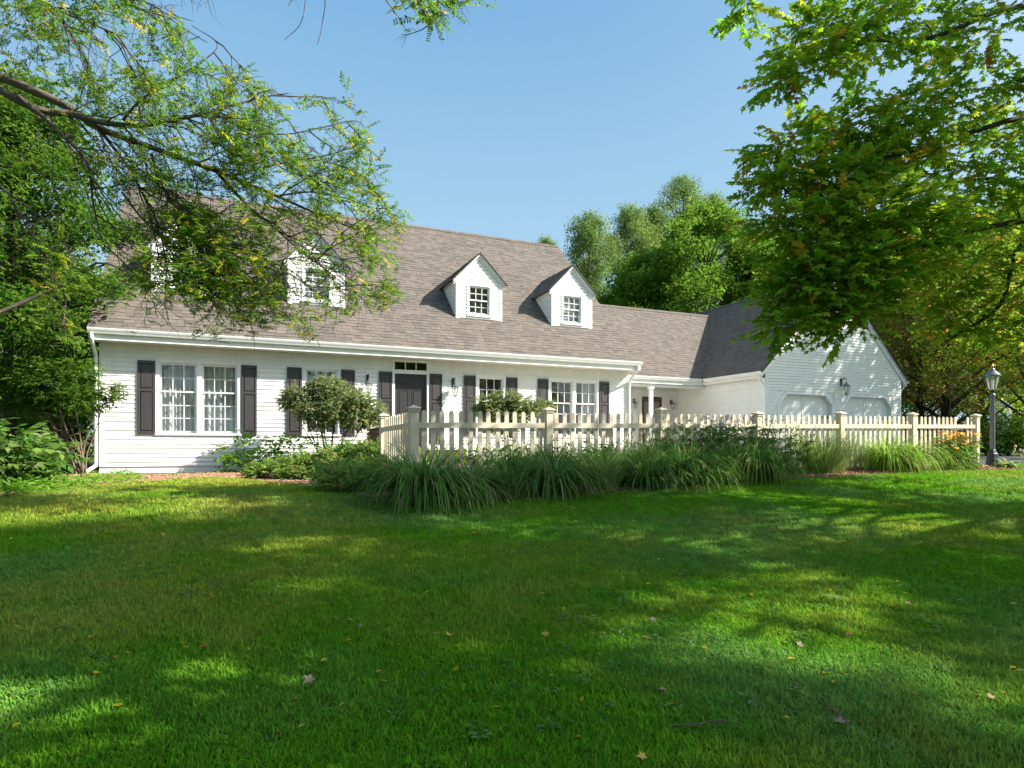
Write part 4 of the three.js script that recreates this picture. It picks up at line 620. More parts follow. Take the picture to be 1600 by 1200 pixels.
for (const [px, f, h] of [[-60, 20, 2.6], [20, 19, 2.2], [95, 18.5, 2.4], [70, 23, 3]]) { const p = place(f, (px - 800) / FOCAL * f); const t = thing('bush', 'dark green bush filling the space beside the house gable', 'bush', 'dark bushes beside the house gable', p), L = [], bl = []; for (let k = 0; k < 7; k++) bl.push([V(gauss() * .9, h * rr(.2, .8), gauss() * .9), V(.8, .6, .8)]); fillLeaves(L, null, bl, 70, .7, PAL.oak); const s = new MB(); for (let k = 0; k < 5; k++) s.tube([V(0, -.05, 0), bl[k][0]], .03, .01, 4, false); s.build('stems', M.barkDark, t); crown(t, G.oval, M.leaf, L, 'foliage'); }
for (const [px, f, h] of [[1575, 26, 1.7], [1620, 25, 1.6], [1540, 27, 1.5], [1500, 28, 1.8], [1450, 29, 2.0], [1425, 30, 2.2]]) { const p = place(f, (px - 800) / FOCAL * f); const t = thing('bush', 'dark evergreen bush along the far edge of the driveway', 'bush', 'dark bushes along the far edge of the driveway', p), L = [], bl = []; for (let k = 0; k < 7; k++) bl.push([V(gauss() * .9, h * rr(.2, .75), gauss() * .9), V(.75, .5, .75)]); fillLeaves(L, null, bl, 70, .7, PAL.oak); const s = new MB(); for (let k = 0; k < 5; k++) s.tube([V(0, -.05, 0), bl[k][0]], .03, .01, 4, false); s.build('stems', M.barkDark, t); crown(t, G.oval, M.leaf, L, 'foliage'); }

seed = 4101;
// the maple that leans in from the right: trunk beside the lawn, limbs reaching over it
{
  const base = place(8.1, 10.2), t = thing('maple_tree', 'big maple with limbs of star-shaped leaves reaching over the lawn', 'tree', null, base), b = new MB();
  const L = (p) => p.clone().sub(base), spine = [V(0, -.2, 0), V(.05, 1.4, 0), V(-.05, 3, .1), V(.1, 5, 0), V(0, 6.6, .1), V(.15, 8, 0), V(0, 9.6, 0)]; b.tube(curve(spine, 18), .34, .06, 12, true, .8);
  const limb = (pts, r0, r1) => { const c = curve(pts, 22); b.tube(c, r0, r1, 7, false); return c; };
  const limbs = [
    limb([V(0, 3.2, 0), L(at(1760, 330, 9)), L(at(1600, 345, 8.6)), L(at(1500, 365, 8.3)), L(at(1400, 395, 8)), L(at(1300, 430, 7.8))], .06, .012),
    limb([V(0, 4.2, 0), L(at(1800, 190, 9)), L(at(1620, 180, 8.8)), L(at(1450, 230, 8.5)), L(at(1330, 260, 8.2)), L(at(1230, 300, 8))], .06, .01),
    limb([V(0, 5.5, 0), L(at(1800, 60, 9.2)), L(at(1600, 10, 9)), L(at(1450, 60, 8.6)), L(at(1330, 60, 8.3)), L(at(1250, 50, 8.2))], .06, .01),
    limb([V(0, 3, 0), L(at(1700, 420, 10.5)), L(at(1600, 380, 11)), L(at(1560, 480, 11.5)), L(at(1500, 520, 11.8)), L(at(1460, 545, 12))], .07, .008),
    limb([V(0, 3.6, 0), L(at(1680, 320, 9)), L(at(1560, 280, 8.8)), L(at(1440, 300, 8.6)), L(at(1340, 350, 8.4))], .035, .008),
    limb([V(0, 7, 0), L(at(1700, -80, 9.5)), L(at(1450, -90, 9)), L(at(1250, -30, 8.6)), L(at(1150, -8, 8.4))], .09, .01),
  ];
  // foliage masses as they show, [px, py, radius px, depth, weight, colours]
  const masses = [[1150, 2, 26, 8.4, .35], [1215, 110, 26, 8.2, .5], [1232, 60, 34, 8.2, .6], [1290, 35, 60, 8.3, 1], [1250, 110, 28, 8.2, .4], [1360, 60, 60, 8.4, 1.1], [1440, 40, 70, 8.8, 1.0], [1545, 30, 80, 9, 1.2], [1205, 225, 32, 8, .8], [1180, 285, 26, 8, .6], [1225, 265, 34, 8, .8], [1275, 290, 42, 8.1, 1], [1300, 190, 36, 8.2, .8], [1355, 210, 42, 8.3, .8], [1330, 275, 50, 8.2, 1.2], [1425, 170, 55, 8.5, .9], [1400, 250, 70, 8.4, 1.7], [1500, 150, 70, 8.8, 1.1], [1590, 190, 80, 9, 1.5], [1490, 270, 90, 8.5, 2.2], [1580, 320, 80, 8.6, 1.6], [1195, 345, 34, 7.9, .55], [1250, 350, 42, 7.9, .9], [1230, 400, 38, 7.9, .8], [1290, 380, 56, 7.9, 1.5], [1370, 340, 70, 7.7, 2], [1440, 360, 70, 7.8, 1.7], [1215, 455, 34, 7.9, .8], [1200, 515, 24, 7.9, .55], [1260, 450, 52, 7.8, 1.5], [1330, 430, 62, 7.7, 1.8], [1300, 495, 40, 7.8, .9], [1250, 505, 34, 7.9, .6], [1360, 480, 36, 7.8, .6], [1400, 425, 50, 7.9, 1.1], [1330, 525, 18, 7.8, .2],
    [1500, 420, 60, 11.5, 1.1, PAL.mapleGold], [1560, 400, 70, 11.5, 1.5, PAL.mapleGold], [1590, 470, 60, 11.8, 1.3, PAL.mapleGold], [1500, 490, 50, 11.8, 1, PAL.mapleGold], [1470, 455, 40, 11.6, .8, PAL.mapleGold], [1540, 512, 40, 12, .9, PAL.mapleGold], [1600, 520, 40, 12, .8, PAL.mapleGold], [1470, 515, 30, 12, .5, PAL.mapleGold], [1580, 360, 60, 9.5, .8, PAL.mapleGold], [1440, 410, 44, 11.4, .7, PAL.autumn], [1620, 420, 70, 11, 1.2, PAL.mapleGold]];
  const blobs = masses.map(([x, y, rp, d, w, p = PAL.maple]) => { const r = Math.max(.1, rp / FOCAL * d - .13); return [L(at(x + (x < 1320 ? 22 : 0), y - (y > 420 && x < 1420 ? 8 : 0), d)), V(r * 1.05, r * .9, Math.max(r, .4) * 1.25), w, p]; });
  blobs.forEach(([c, r]) => { let best = null, bd = 1e9; for (const l of limbs) for (let k = 4; k < l.length; k++) { const q = l[k], d = q.distanceTo(c) + (q.y > c.y + .6 ? .4 : 0); if (d < bd) { bd = d; best = q; } } b.tube(curve([best, best.clone().lerp(c, .5).add(V(gauss() * .06, .05, gauss() * .06)), c], 5), .014, .006, 4, false); for (let j = 0; j < 4; j++) b.tube([c, c.clone().add(V(gauss() * r.x, gauss() * r.y, gauss() * r.z))], .006, .003, 3, false); });
  const list = []; fillLeaves(list, null, blobs, 84, 1, PAL.maple, .24);
  // the rest of the crown, beyond the frame
  const more = []; for (let k = 0; k < 66; k++) { const f = (k + .5) / 66, y = lerp(3.6, 10.2, f), w = Math.sin(Math.PI * lerp(.3, .97, f)) ** .7, a = k * 2.39996, rad = 5.4 * w * Math.sqrt(rr(.1, 1)), c = V(rad * Math.cos(a), y, rad * Math.sin(a)), px = toPixel(c.clone().add(base)); if (px[2] > 1 && px[0] < 1720 && px[1] > -60) continue; more.push([c, V(1.0, .75, 1.0)]); const s = V(0, Math.max(2.6, y - rad * .6), 0); b.tube(curve([s, s.clone().lerp(c, .5).add(V(0, .4, 0)), c], 6), .07, .015, 5, false); }
  fillLeaves(list, (q) => { const px = toPixel(q.clone().add(base)); return !(px[2] > 1 && px[0] < 1600 && px[1] > -20); }, more, 44, 1.1, PAL.maple, .2);
  b.build('trunk', M.barkDark, t); crown(t, G.maple, M.leaf, list);
}
seed = 4102;
// more trees on the sunny side of the lawn, beyond the frame, which shade the grass
const shade = (fwd, right, o) => tree({ name: 'broadleaf_tree', group: 'trees along the sunny edge of the lawn', pos: place(fwd, right), h: 13, r: 5, low: 3.4, trunk: .26, clumps: 30, per: 36, geos: G.mapleFar, pal: PAL.maple, ...o });
shade(1.3, 13.7, { label: 'tall leafy tree behind the viewer on the sunny side of the lawn', h: 16, r: 5.6, per: 48, clumps: 36, low: 6.5, tight: .62 });
shade(-2.4, 10.5, { label: 'leafy tree behind the viewer near the maple', h: 12.5, r: 4.6, per: 44, clumps: 20, low: 6.5, tight: .65 });
shade(-1.2, 5.4, { label: 'small leafy tree close behind the viewer', h: 10.5, r: 3.8, per: 40, low: 4, clumps: 15, tight: .65 });
shade(3.2, 21.5, { label: 'very tall tree far off on the sunny side of the lawn', h: 20, r: 5.8, per: 48, low: 9, clumps: 30, tight: .62 });
side(1875, 21.4, { label: 'tall tree beyond the frame that shades the garage gable', h: 13.5, r: 5, trunk: .24, low: 4, per: 50, geos: G.mapleFar, pal: PAL.maple });

seed = 4103;
// the honey locust: limbs sweep in from beyond the left edge, twigs hang from them
{
  const base = place(6.5, -7.4), t = thing('honey_locust_tree', 'honey locust with long grey limbs and drooping feathery yellow green leaves', 'tree', null, base), b = new MB(), list = [], bare = [];
  const L = (p) => p.clone().sub(base); b.tube(curve([V(0, -.2, 0), V(.05, 1.5, 0), V(0, 3.4, .1), V(.2, 5.5, .1), V(.1, 8, 0)], 14), .26, .09, 11, true);
  const limb = (pts, r0, r1, from) => { const c = curve([...(from ? [from] : []), ...pts.map(([x, y, d]) => L(at(x, y, d)))], 26); b.tube(c, r0, r1, 7, false, .8); return c; };
  const T = V(.03, 3.3, .05), T2 = V(.15, 5, .1);
  const A = [
    limb([[-120, 70, 6.6], [0, 120, 6.5], [100, 164, 6.6], [154, 200, 6.6], [224, 226, 6.7], [296, 252, 6.8], [360, 276, 7], [432, 306, 7.2], [500, 336, 7.4], [560, 360, 7.6]], .062, .008, T),
    limb([[-100, 100, 6.3], [0, 140, 6.2], [60, 172, 6.3], [112, 178, 6.4], [160, 192, 6.4], [224, 196, 6.5], [280, 186, 6.6], [332, 174, 6.7], [380, 160, 6.9], [420, 150, 7.0], [450, 146, 7.1]], .055, .005, T),
    limb([[192, 188, 6.5], [216, 160, 6.5], [256, 132, 6.6], [304, 104, 6.7], [340, 70, 6.8], [300, 40, 6.8]], .016, .004), limb([[28, 150, 6.2], [100, 212, 6.3], [136, 256, 6.4], [146, 320, 6.5], [160, 380, 6.6]], .026, .006),
    limb([[236, 240, 6.7], [256, 296, 6.8], [288, 344, 6.9], [320, 390, 7], [352, 440, 7.1], [375, 490, 7.2]], .018, .004), limb([[332, 262, 6.9], [384, 318, 7], [424, 352, 7.1], [470, 392, 7.2], [520, 430, 7.3], [570, 470, 7.4]], .02, .004),
    limb([[154, 200, 6.6], [200, 262, 6.7], [232, 318, 6.8], [256, 370, 6.9], [290, 440, 7]], .02, .004), limb([[432, 306, 7.2], [490, 300, 7.3], [540, 310, 7.4], [590, 330, 7.5], [636, 352, 7.6]], .012, .003),
    limb([[332, 174, 6.7], [380, 200, 6.8], [440, 210, 7], [500, 200, 7.1], [560, 190, 7.2], [580, 220, 7.2]], .012, .003), limb([[360, 276, 7], [420, 260, 7.1], [480, 250, 7.2], [540, 262, 7.3], [585, 290, 7.4]], .012, .003),
    limb([[-80, -60, 6], [20, -30, 6], [80, 10, 6.1], [150, 40, 6.2], [200, 60, 6.3]], .03, .006, T2), limb([[60, -80, 5.6], [140, -60, 5.6], [180, -10, 5.7], [226, 10, 5.8]], .02, .004, T2),
    limb([[-60, 250, 6.4], [10, 300, 6.3], [50, 370, 6.4], [90, 430, 6.5], [104, 470, 6.5]], .012, .003, V(.02, 2.6, .05)), limb([[120, -120, 5], [300, -90, 5], [520, -60, 5.1], [640, -30, 5.2], [740, -10, 5.3]], .03, .005, T2),
    limb([[100, -100, 5], [500, -20, 5.2], [503, 40, 5.2], [496, 70, 5.2]], .006, .0025, T2), limb([[480, -40, 5.2], [470, 36, 5.2], [445, 62, 5.2]], .004, .002),
    limb([[-150, 500, 8], [-40, 500, 9], [60, 462, 9.4], [110, 440, 9.4], [155, 410, 9.3], [230, 440, 9.2], [330, 470, 9], [420, 520, 8.8]], .045, .005, V(.02, 2.3, 0)),
    limb([[190, 300, 6.8], [230, 350, 6.9], [280, 390, 7], [330, 420, 7.1], [400, 450, 7.2]], .012, .003), limb([[240, 330, 6.9], [310, 350, 7], [370, 400, 7.1], [450, 420, 7.2], [510, 480, 7.3]], .012, .003),
  ];
  // outline of the leafy part, read in the photograph: [px, py] polygon
  const poly = [[-200, -200], [800, -200], [772, 12], [700, 22], [600, 62], [540, 40], [505, 5], [330, 0], [270, 60], [330, 45], [372, 110], [440, 70], [500, 105], [578, 118], [570, 190], [585, 245], [605, 300], [640, 320], [640, 350], [610, 385], [645, 470], [560, 490], [500, 525], [430, 545], [330, 545], [210, 520], [100, 540], [-200, 560]];
  const inside = (x, y) => { let c = false; for (let i = 0, j = poly.length - 1; i < poly.length; j = i++) if ((poly[i][1] > y) !== (poly[j][1] > y) && x < (poly[j][0] - poly[i][0]) * (y - poly[i][1]) / (poly[j][1] - poly[i][1]) + poly[i][0]) c = !c; return c; };
  const ok = (q) => { const [x, y] = toPixel(q.clone().add(base)); const gap = (x > 108 && x < 200 && y > 62 && y < 112) || (x > 225 && x < 500 && y < 28); return inside(x, y) && !gap; };
  const leaves = (q, dir, n) => { const [lx, ly] = toPixel(q.clone().add(base)); if (lx > 436 && lx < 552 && ly > 355 && ly < 490 && rnd() < .7) return; if (lx > 205 && lx < 330 && ly > 330 && ly < 470) n *= 2; for (let k = 0; k < n; k++) if (ok(q)) list.push([q.clone().add(V(gauss() * .03, gauss() * .03, gauss() * .03)), Math.atan2(dir.x, dir.z) + gauss() * 1.1, gauss() * .8, rr(.75, 1.2), PAL.locust(.2)]); };
  const twig = (from, dir, len, r, lev, bareness) => {
    const pts = [from.clone()], d = dir.clone().normalize(); let q = from.clone(); const n = 5;
    for (let k = 0; k < n; k++) { d.add(V(gauss() * .3, gauss() * .26 - .05, gauss() * .3)).normalize(); q = q.clone().addScaledVector(d, len / n); pts.push(q); }
    const e = toPixel(q.clone().add(base)); if (!inside(e[0], e[1] - 12) && lev < 2) return;
    b.tube(pts, r, r * .35, lev < 2 ? 5 : 3, false);
    if (lev < 2) { const m = lev === 0 ? 6 : 4; for (let k = 0; k < m; k++) { const f = rr(.25, 1), p = pts[clamp(Math.round(f * n), 1, n)], s = V(gauss(), gauss() * .7 - .25, gauss()).normalize(); twig(p, d.clone().multiplyScalar(.9).add(s), len * rr(.35, .6), r * .5, lev + 1, bareness); } }
    if (rnd() > bareness) for (let k = 2; k <= n; k++) leaves(pts[k], d, lev === 2 ? (rnd() < .42 ? 1 : 0) : (rnd() < .36 ? 1 : 0));
  };
  A.forEach((c, li) => { const big = li < 2, n = [18, 18, 8, 7, 14, 15, 13, 8, 9, 9, 14, 8, 5, 12, 1, 0, 6, 10, 10][li];
    for (let k = 0; k < n; k++) { const f = rr(big ? .3 : .2, 1), p = c[Math.round(f * 26)], px = toPixel(p.clone().add(base))[0]; const right = RGT.clone().multiplyScalar(rr(.3, 1)).add(V(0, (li >= 10 && li < 14) ? -.45 : rr(-.75, .45), 0)).addScaledVector(FWD, gauss() * .8); twig(p, right, rr(.45, 1.05), .009, 0, px < 190 && li < 10 ? .72 : .08); } });
  // bare hanging twigs under the big limbs
  for (let k = 0; k < 34; k++) { const c = A[[0, 1, 3, 6, 12, 4][k % 6]], p = c[Math.round(rr(.15, .75) * 26)], e = toPixel(p.clone().add(base)); if (e[0] > 330) continue; const pts = [p.clone()], d = V(.25, -1, 0).addScaledVector(RGT, rr(.0, .6)).normalize(); let q = p.clone(); for (let j = 0; j < 7; j++) { d.add(V(gauss() * .28, gauss() * .18 - .06, gauss() * .28)).normalize(); q = q.clone().addScaledVector(d, rr(.1, .2)); pts.push(q); if (j > 2 && rnd() < .6) { const w = d.clone().add(V(gauss() * .9, gauss() * .6, gauss() * .9)).normalize(); b.tube([q, q.clone().addScaledVector(w, .09), q.clone().addScaledVector(w, .18).add(V(gauss() * .04, -.04, 0))], .004, .002, 3, false); } } b.tube(curve(pts, 12), .008, .0025, 4, false); }
  b.build('trunk', M.bark, t); crown(t, G.frond, M.leaf, list);
}

// ---------------------------------------------------------------- shrubs and flowers
seed = 4104;
function shrub(o) {                                // stems fan out from the ground to leaf masses
  const { name, label, category = 'shrub', group, pos, blobs, per, geos, pal, sc = 1, stems = 8, stemR = .014, bark = M.twig, mat = M.leaf, wiggle = .06 } = o;
  const t = thing(name, label, category, group, pos), b = new MB(), list = [];
  for (let k = 0; k < stems; k++) { const [c, r] = blobs[k % blobs.length], e = c.clone().add(V(gauss() * r.x * .5, gauss() * r.y * .4, gauss() * r.z * .5)), s = V(gauss() * .08, -.05, gauss() * .08), mid = s.clone().lerp(e, .5).add(V(gauss() * wiggle, gauss() * wiggle * .5, gauss() * wiggle)); const path = curve([s, s.clone().lerp(mid, .5).add(V(gauss() * wiggle * .5, .04, gauss() * wiggle * .5)), mid, e], 8); b.tube(path, stemR, stemR * .35, 5, false); for (let j = 0; j < 3; j++) { const p = path[4 + j], q = p.clone().add(V(gauss() * r.x * .8, rr(.1, .6) * r.y, gauss() * r.z * .8)); b.tube([p, p.clone().lerp(q, .5).add(V(gauss() * .03, .03, 0)), q], stemR * .5, stemR * .2, 4, false); } }
  b.build('stems', bark, t); fillLeaves(list, null, blobs, per, sc, pal); crown(t, geos, mat, list, 'foliage'); return t;
}
const rel = (p, list) => list.map(([px, py, rp, d, w]) => { const r = rp / FOCAL * d; return [at(px, py, d).sub(p), V(r * 1.1, r * .8, r), w]; });
{
  let p = onGround(128, 752); p = V(-3.15, ground(-3.15, .55), .6);
  const d = toPixel(p)[2], f = (x, y, r, dd = 0, w = 1) => [x, y, r, d + dd, w];
  shrub({ name: 'corner_shrub', label: 'dark green umbrella-shaped shrub on bare stems at the house corner', pos: p, blobs: rel(p, [f(60, 585, 34, 0, 1.6), f(85, 615, 34, .1, 1.6), f(30, 620, 32, .2, 1.5), f(90, 600, 36, -.2), f(120, 580, 26), f(130, 620, 30, -.3), f(70, 630, 30), f(165, 612, 20, -.2, .6), f(20, 590, 26, .3), f(105, 632, 24, .2)]), per: 190, geos: G.small, pal: PAL.oak, sc: 1.3, stems: 13, stemR: .022, wiggle: .14 });
  p = onGround(30, 768); const e = toPixel(p)[2], h = (x, y, r, dd = 0, w = 1) => [x, y, r, e + dd, w];
  shrub({ name: 'large_leaved_bush', label: 'bush with large drooping oval leaves beside the corner shrub', pos: p, blobs: rel(p, [h(15, 705, 34), h(50, 722, 30, .2), h(0, 735, 34, -.2), h(110, 708, 9, .2, .2), h(30, 690, 20, .2), h(-40, 700, 46), h(-30, 740, 40)]), per: 36, geos: G.bigLeaf, pal: PAL.shrub, stems: 9 });
  p = V(.35, ground(.35, .7), .75); const g = toPixel(p)[2], k = (x, y, r, dd = 0, w = 1) => [x, y, r, g + dd, w];
  shrub({ name: 'hydrangea', label: 'bright green broad-leaved hydrangea under the shutter of the wide window', pos: p, blobs: rel(p, [k(365, 705, 20), k(385, 725, 22, -.2), k(405, 700, 22), k(430, 695, 22, .1), k(455, 705, 22, .1), k(440, 720, 22), k(365, 730, 16, -.2), k(378, 680, 10, 0, .4), k(410, 722, 22, -.1), k(470, 690, 14, .2, .5), k(465, 722, 16, .1)]), per: 34, geos: G.broad, pal: PAL.lime, stems: 10, sc: .8 });
  p = V(2.0, ground(2, 1.5), 1.55); const m = toPixel(p)[2], n = (x, y, r, dd = 0, w = 1) => [x, y, r, m + dd, w];
  shrub({ name: 'rounded_shrub', label: 'rounded grey green shrub on forked stems in front of the single window', pos: p, blobs: rel(p, [n(470, 620, 20), n(500, 612, 22, .2), n(530, 620, 24), n(560, 630, 22, -.1), n(580, 640, 16, 0, .7), n(485, 640, 18, -.2), n(520, 642, 20, -.3), n(555, 655, 18, -.2), n(515, 600, 14, .1, .6), n(455, 628, 12, 0, .5), n(580, 655, 12, 0, .5), n(500, 660, 14, .2, .4)]), per: 330, geos: G.small, pal: PAL.grey, sc: 1.15, stems: 15, stemR: .02, wiggle: .1 });
  p = V(6.9, ground(6.9, 2.2), 2.2); const q = toPixel(p)[2], r = (x, y, rr_, dd = 0, w = 1) => [x, y, rr_, q + dd, w];
  shrub({ name: 'rounded_shrub', label: 'rounded grey green shrub behind the fence below the window near the door', pos: p, blobs: rel(p, [r(765, 630, 18), r(790, 625, 20, .1), r(815, 632, 18), r(835, 640, 14, 0, .6), r(775, 645, 16, -.2), r(805, 648, 18, -.1), r(850, 632, 9, .3, .4), r(790, 665, 20, 0, .7), r(755, 640, 10, 0, .5)]), per: 290, geos: G.small, pal: PAL.grey, sc: 1.15, stems: 12, stemR: .018 });
  // low spreading junipers
  const jun = (list, label, at0) => { const b0 = onGround(...at0), dd = toPixel(b0)[2]; shrub({ name: 'juniper', label, category: 'shrub', group: 'low junipers by the fence corner', pos: b0, blobs: rel(b0, list.map(([x, y, rp, od = 0, w = 1]) => [x, y, rp, dd + od, w])).map(([c, v, w]) => [V(c.x, Math.max(c.y, .06), c.z), V(v.x * 1.25, v.y * .7, v.z * 1.5), w]), per: 210, geos: G.needle, pal: PAL.juniper, stems: 12, sc: 1.25, stemR: .01, mat: M.leaf }); };
  jun([[430, 735, 16, .2], [460, 728, 18, .4], [490, 726, 20, .5], [515, 735, 18, .2], [455, 742, 14, 0], [405, 740, 10, 0, .5], [485, 745, 12, -.1]], 'low spreading juniper with lime tips next to the hydrangea', [460, 750]);
  jun([[530, 715, 20, .9], [560, 708, 20, 1.2], [590, 708, 18, 1.2], [545, 730, 22, .5], [580, 730, 22, .4], [612, 722, 16, .8, .8]], 'mounded juniper at the short side of the fence', [560, 752]);
  jun([[530, 745, 18, .3], [560, 750, 20, .1], [590, 745, 20, .2], [545, 760, 14, 0, .7], [615, 745, 18, .4], [520, 755, 10, 0, .4]], 'dark shaded juniper between the fence corner and the arching grass', [560, 770]);
}
seed = 4105;
// arching clumps of strap leaves
function clump(o) {
  const { name, label, group, pos, n, len, width, cols, spread = .22, rise = [.9, 1.45], bend = 1.0, lean = 0, category = 'grass clump' } = o, t = thing(name, label, category, group, pos), b = new MB();
  for (let k = 0; k < n; k++) {
    const a = rnd() * 6.283, r = spread * Math.sqrt(rnd()), c = rnd() < .05 ? [.36, .29, .16] : cols[Math.floor(rnd() * cols.length)], f = rr(.75, 1.25); b.tint = c.map(q => q * f);
    let p = V(r * Math.cos(a), 0, r * Math.sin(a)), el = rr(...rise), L = len * rr(.55, 1.15), az = a + gauss() * .5, w = width * rr(.7, 1.2), S = 7; p.y = ground(pos.x + p.x, pos.z + p.z) - pos.y - .01; const gain = bend * rr(.6, 1.4) / S, o0 = b.p.length / 3; const leanA = lean ? lean : 0;
    for (let j = 0; j <= S; j++) { const u = j / S, d = V(Math.cos(el) * Math.cos(az) + leanA * .1 * u, Math.sin(el), Math.cos(el) * Math.sin(az)), s = V(-Math.sin(az), 0, Math.cos(az)), nn = s.clone().cross(d).normalize(), ww = w * (1 - u ** 2.2) * (.55 + .45 * Math.min(1, u * 4)); b.v(p.clone().addScaledVector(s, ww / 2), nn, 0, u); b.v(p.clone().addScaledVector(s, -ww / 2), nn, 1, u); p = p.clone().addScaledVector(d, L / S); const gy = ground(pos.x + p.x, pos.z + p.z) - pos.y + .01; if (p.y < gy) p.y = gy; el -= gain * (1 + 1.4 * u) * 1.35; if (el < -1.25) el = -1.25; }
    for (let j = 0; j < S; j++) b.i.push(o0 + 2 * j, o0 + 2 * j + 1, o0 + 2 * j + 3, o0 + 2 * j, o0 + 2 * j + 3, o0 + 2 * j + 2);
  }
  const m = put('blades', b.leafGeo(), M.blade, t); m.userData.kind = 'stuff'; return t;
}
const COL = { dark: [[.105, .225, .045], [.135, .26, .055], [.085, .19, .04], [.20, .32, .09]], mid: [[0.105, 0.225, 0.038], [0.143, 0.270, 0.045], [0.090, 0.195, 0.030]], lime: [[0.210, 0.375, 0.045], [0.255, 0.420, 0.060], [0.165, 0.300, 0.038], [0.300, 0.405, 0.090]], straw: [[0.300, 0.390, 0.105], [0.240, 0.360, 0.075], [0.450, 0.450, 0.210], [0.180, 0.300, 0.060]] };
const CG = 'arching grasses in front of the fence';
const clumpAt = (px, py, o) => { const p = onGround(px, py + (px < 1240 ? 10 : 1)); p.z = Math.max(p.z, 7.62); p.y = ground(p.x, p.z); o.len = (o.len || .95) * 1.36; o.n = Math.round((o.n || 420) * (px < 1240 ? 1.75 : 1.1)); clump({ group: CG, pos: p, name: 'arching_grass', width: .017, cols: COL.dark, bend: 1.45, spread: .2, rise: [.85, 1.5], ...o }); };
clumpAt(662, 779, { label: 'widest blue green arching grass in front of the fence corner post', n: 420, len: 1.0, width: .024 });
clumpAt(735, 772, { label: 'blue green arching grass just right of the fence corner post', n: 230, len: .75, width: .022 });
clumpAt(800, 764, { name: 'weedy_grass', label: 'loose light green grass between the two blue green clumps', n: 150, len: .8, width: .012, cols: COL.mid.concat(COL.straw), rise: [.9, 1.5] });
clumpAt(862, 763, { label: 'blue green arching grass in front of the second fence post', n: 340, len: .95, width: .022 });
clumpAt(945, 754, { name: 'fine_grass', label: 'fine upright grass with a straw foot before the second fence bay', n: 420, len: .72, width: .008, cols: COL.mid.concat(COL.straw), rise: [1.15, 1.5], spread: .22, bend: .9 });
clumpAt(1010, 752, { label: 'dark green strap-leaved clump before the third fence post', n: 280, len: .85, width: .026, cols: COL.dark.concat(COL.mid) });
clumpAt(1065, 750, { label: 'dark green strap-leaved clump leaning towards the lawn before the third fence bay', n: 280, len: 1.0, width: .026, cols: COL.dark.concat(COL.mid) });
clumpAt(1125, 746, { name: 'weedy_grass', label: 'tall green grass among orange flowers before the third fence bay', n: 200, len: .75, width: .012, cols: COL.mid });
clumpAt(1185, 744, { label: 'wide green arching grass in front of the fourth fence post', n: 400, len: 1.1, width: .02, cols: COL.dark.concat(COL.mid) });
[[765, 'behind the loose light green grass'], [815, 'before the pickets left of the second fence post'], [905, 'before the pickets right of the second fence post'], [970, 'behind the fine straw-footed grass'], [1030, 'right before the third fence post'], [1085, 'before the third fence bay, between the strap-leaved clumps'], [1150, 'just short of the fourth fence post']].forEach(([x, l], k) => clumpAt(x, 742, { name: 'upright_grass', label: `upright mid green grass ${l}`, n: 210, len: .72 + .05 * (k > 2), width: .013, cols: COL.mid.concat(COL.dark), rise: [1.15, 1.52], bend: .75, spread: .34 }));
clumpAt(1275, 738, { name: 'feather_grass', label: 'upright feathery lime grass with straw plumes before the fourth fence bay', n: 800, len: 1.0, width: .008, cols: COL.lime.concat(COL.straw), rise: [1.15, 1.53], bend: .75, spread: .3 });
clumpAt(1300, 739, { name: 'feather_grass', label: 'thin straw coloured feather grass leaning beside the lime daylily', n: 420, len: .95, width: .007, cols: COL.straw, rise: [.9, 1.4], bend: .7, spread: .25 });
clumpAt(1362, 733, { label: 'sunlit lime daylily clump before the fifth fence bay', n: 480, len: 1.15, width: .024, cols: COL.lime, name: 'daylily' });
clumpAt(1408, 732, { label: 'sunlit lime daylily clump spilling in front of the sixth fence post', n: 420, len: .98, width: .024, cols: COL.lime, name: 'daylily' });
clumpAt(1345, 732, { label: 'small sunlit daylily between the feather grass and the fifth fence bay', n: 200, len: .8, width: .02, cols: COL.lime, name: 'daylily' });
for (const [x, z, l] of [[3.3, 6.3, 'next to the fence corner'], [4.1, 6.0, 'behind the first fence bay'], [5.0, 6.2, 'behind the second fence post'], [5.9, 5.9, 'behind the second fence bay'], [7.0, 6.2, 'behind the second fence bay near the third post'], [8.3, 6.1, 'behind the third fence bay']]) clump({ name: 'daylily', label: `yellow green daylily inside the fence, ${l}`, group: 'daylilies inside the fence', pos: V(x, ground(x, z), z), n: 230, len: 1.15, width: .024, cols: COL.lime.concat([[.3, .3, .04]]), rise: [1, 1.5] });
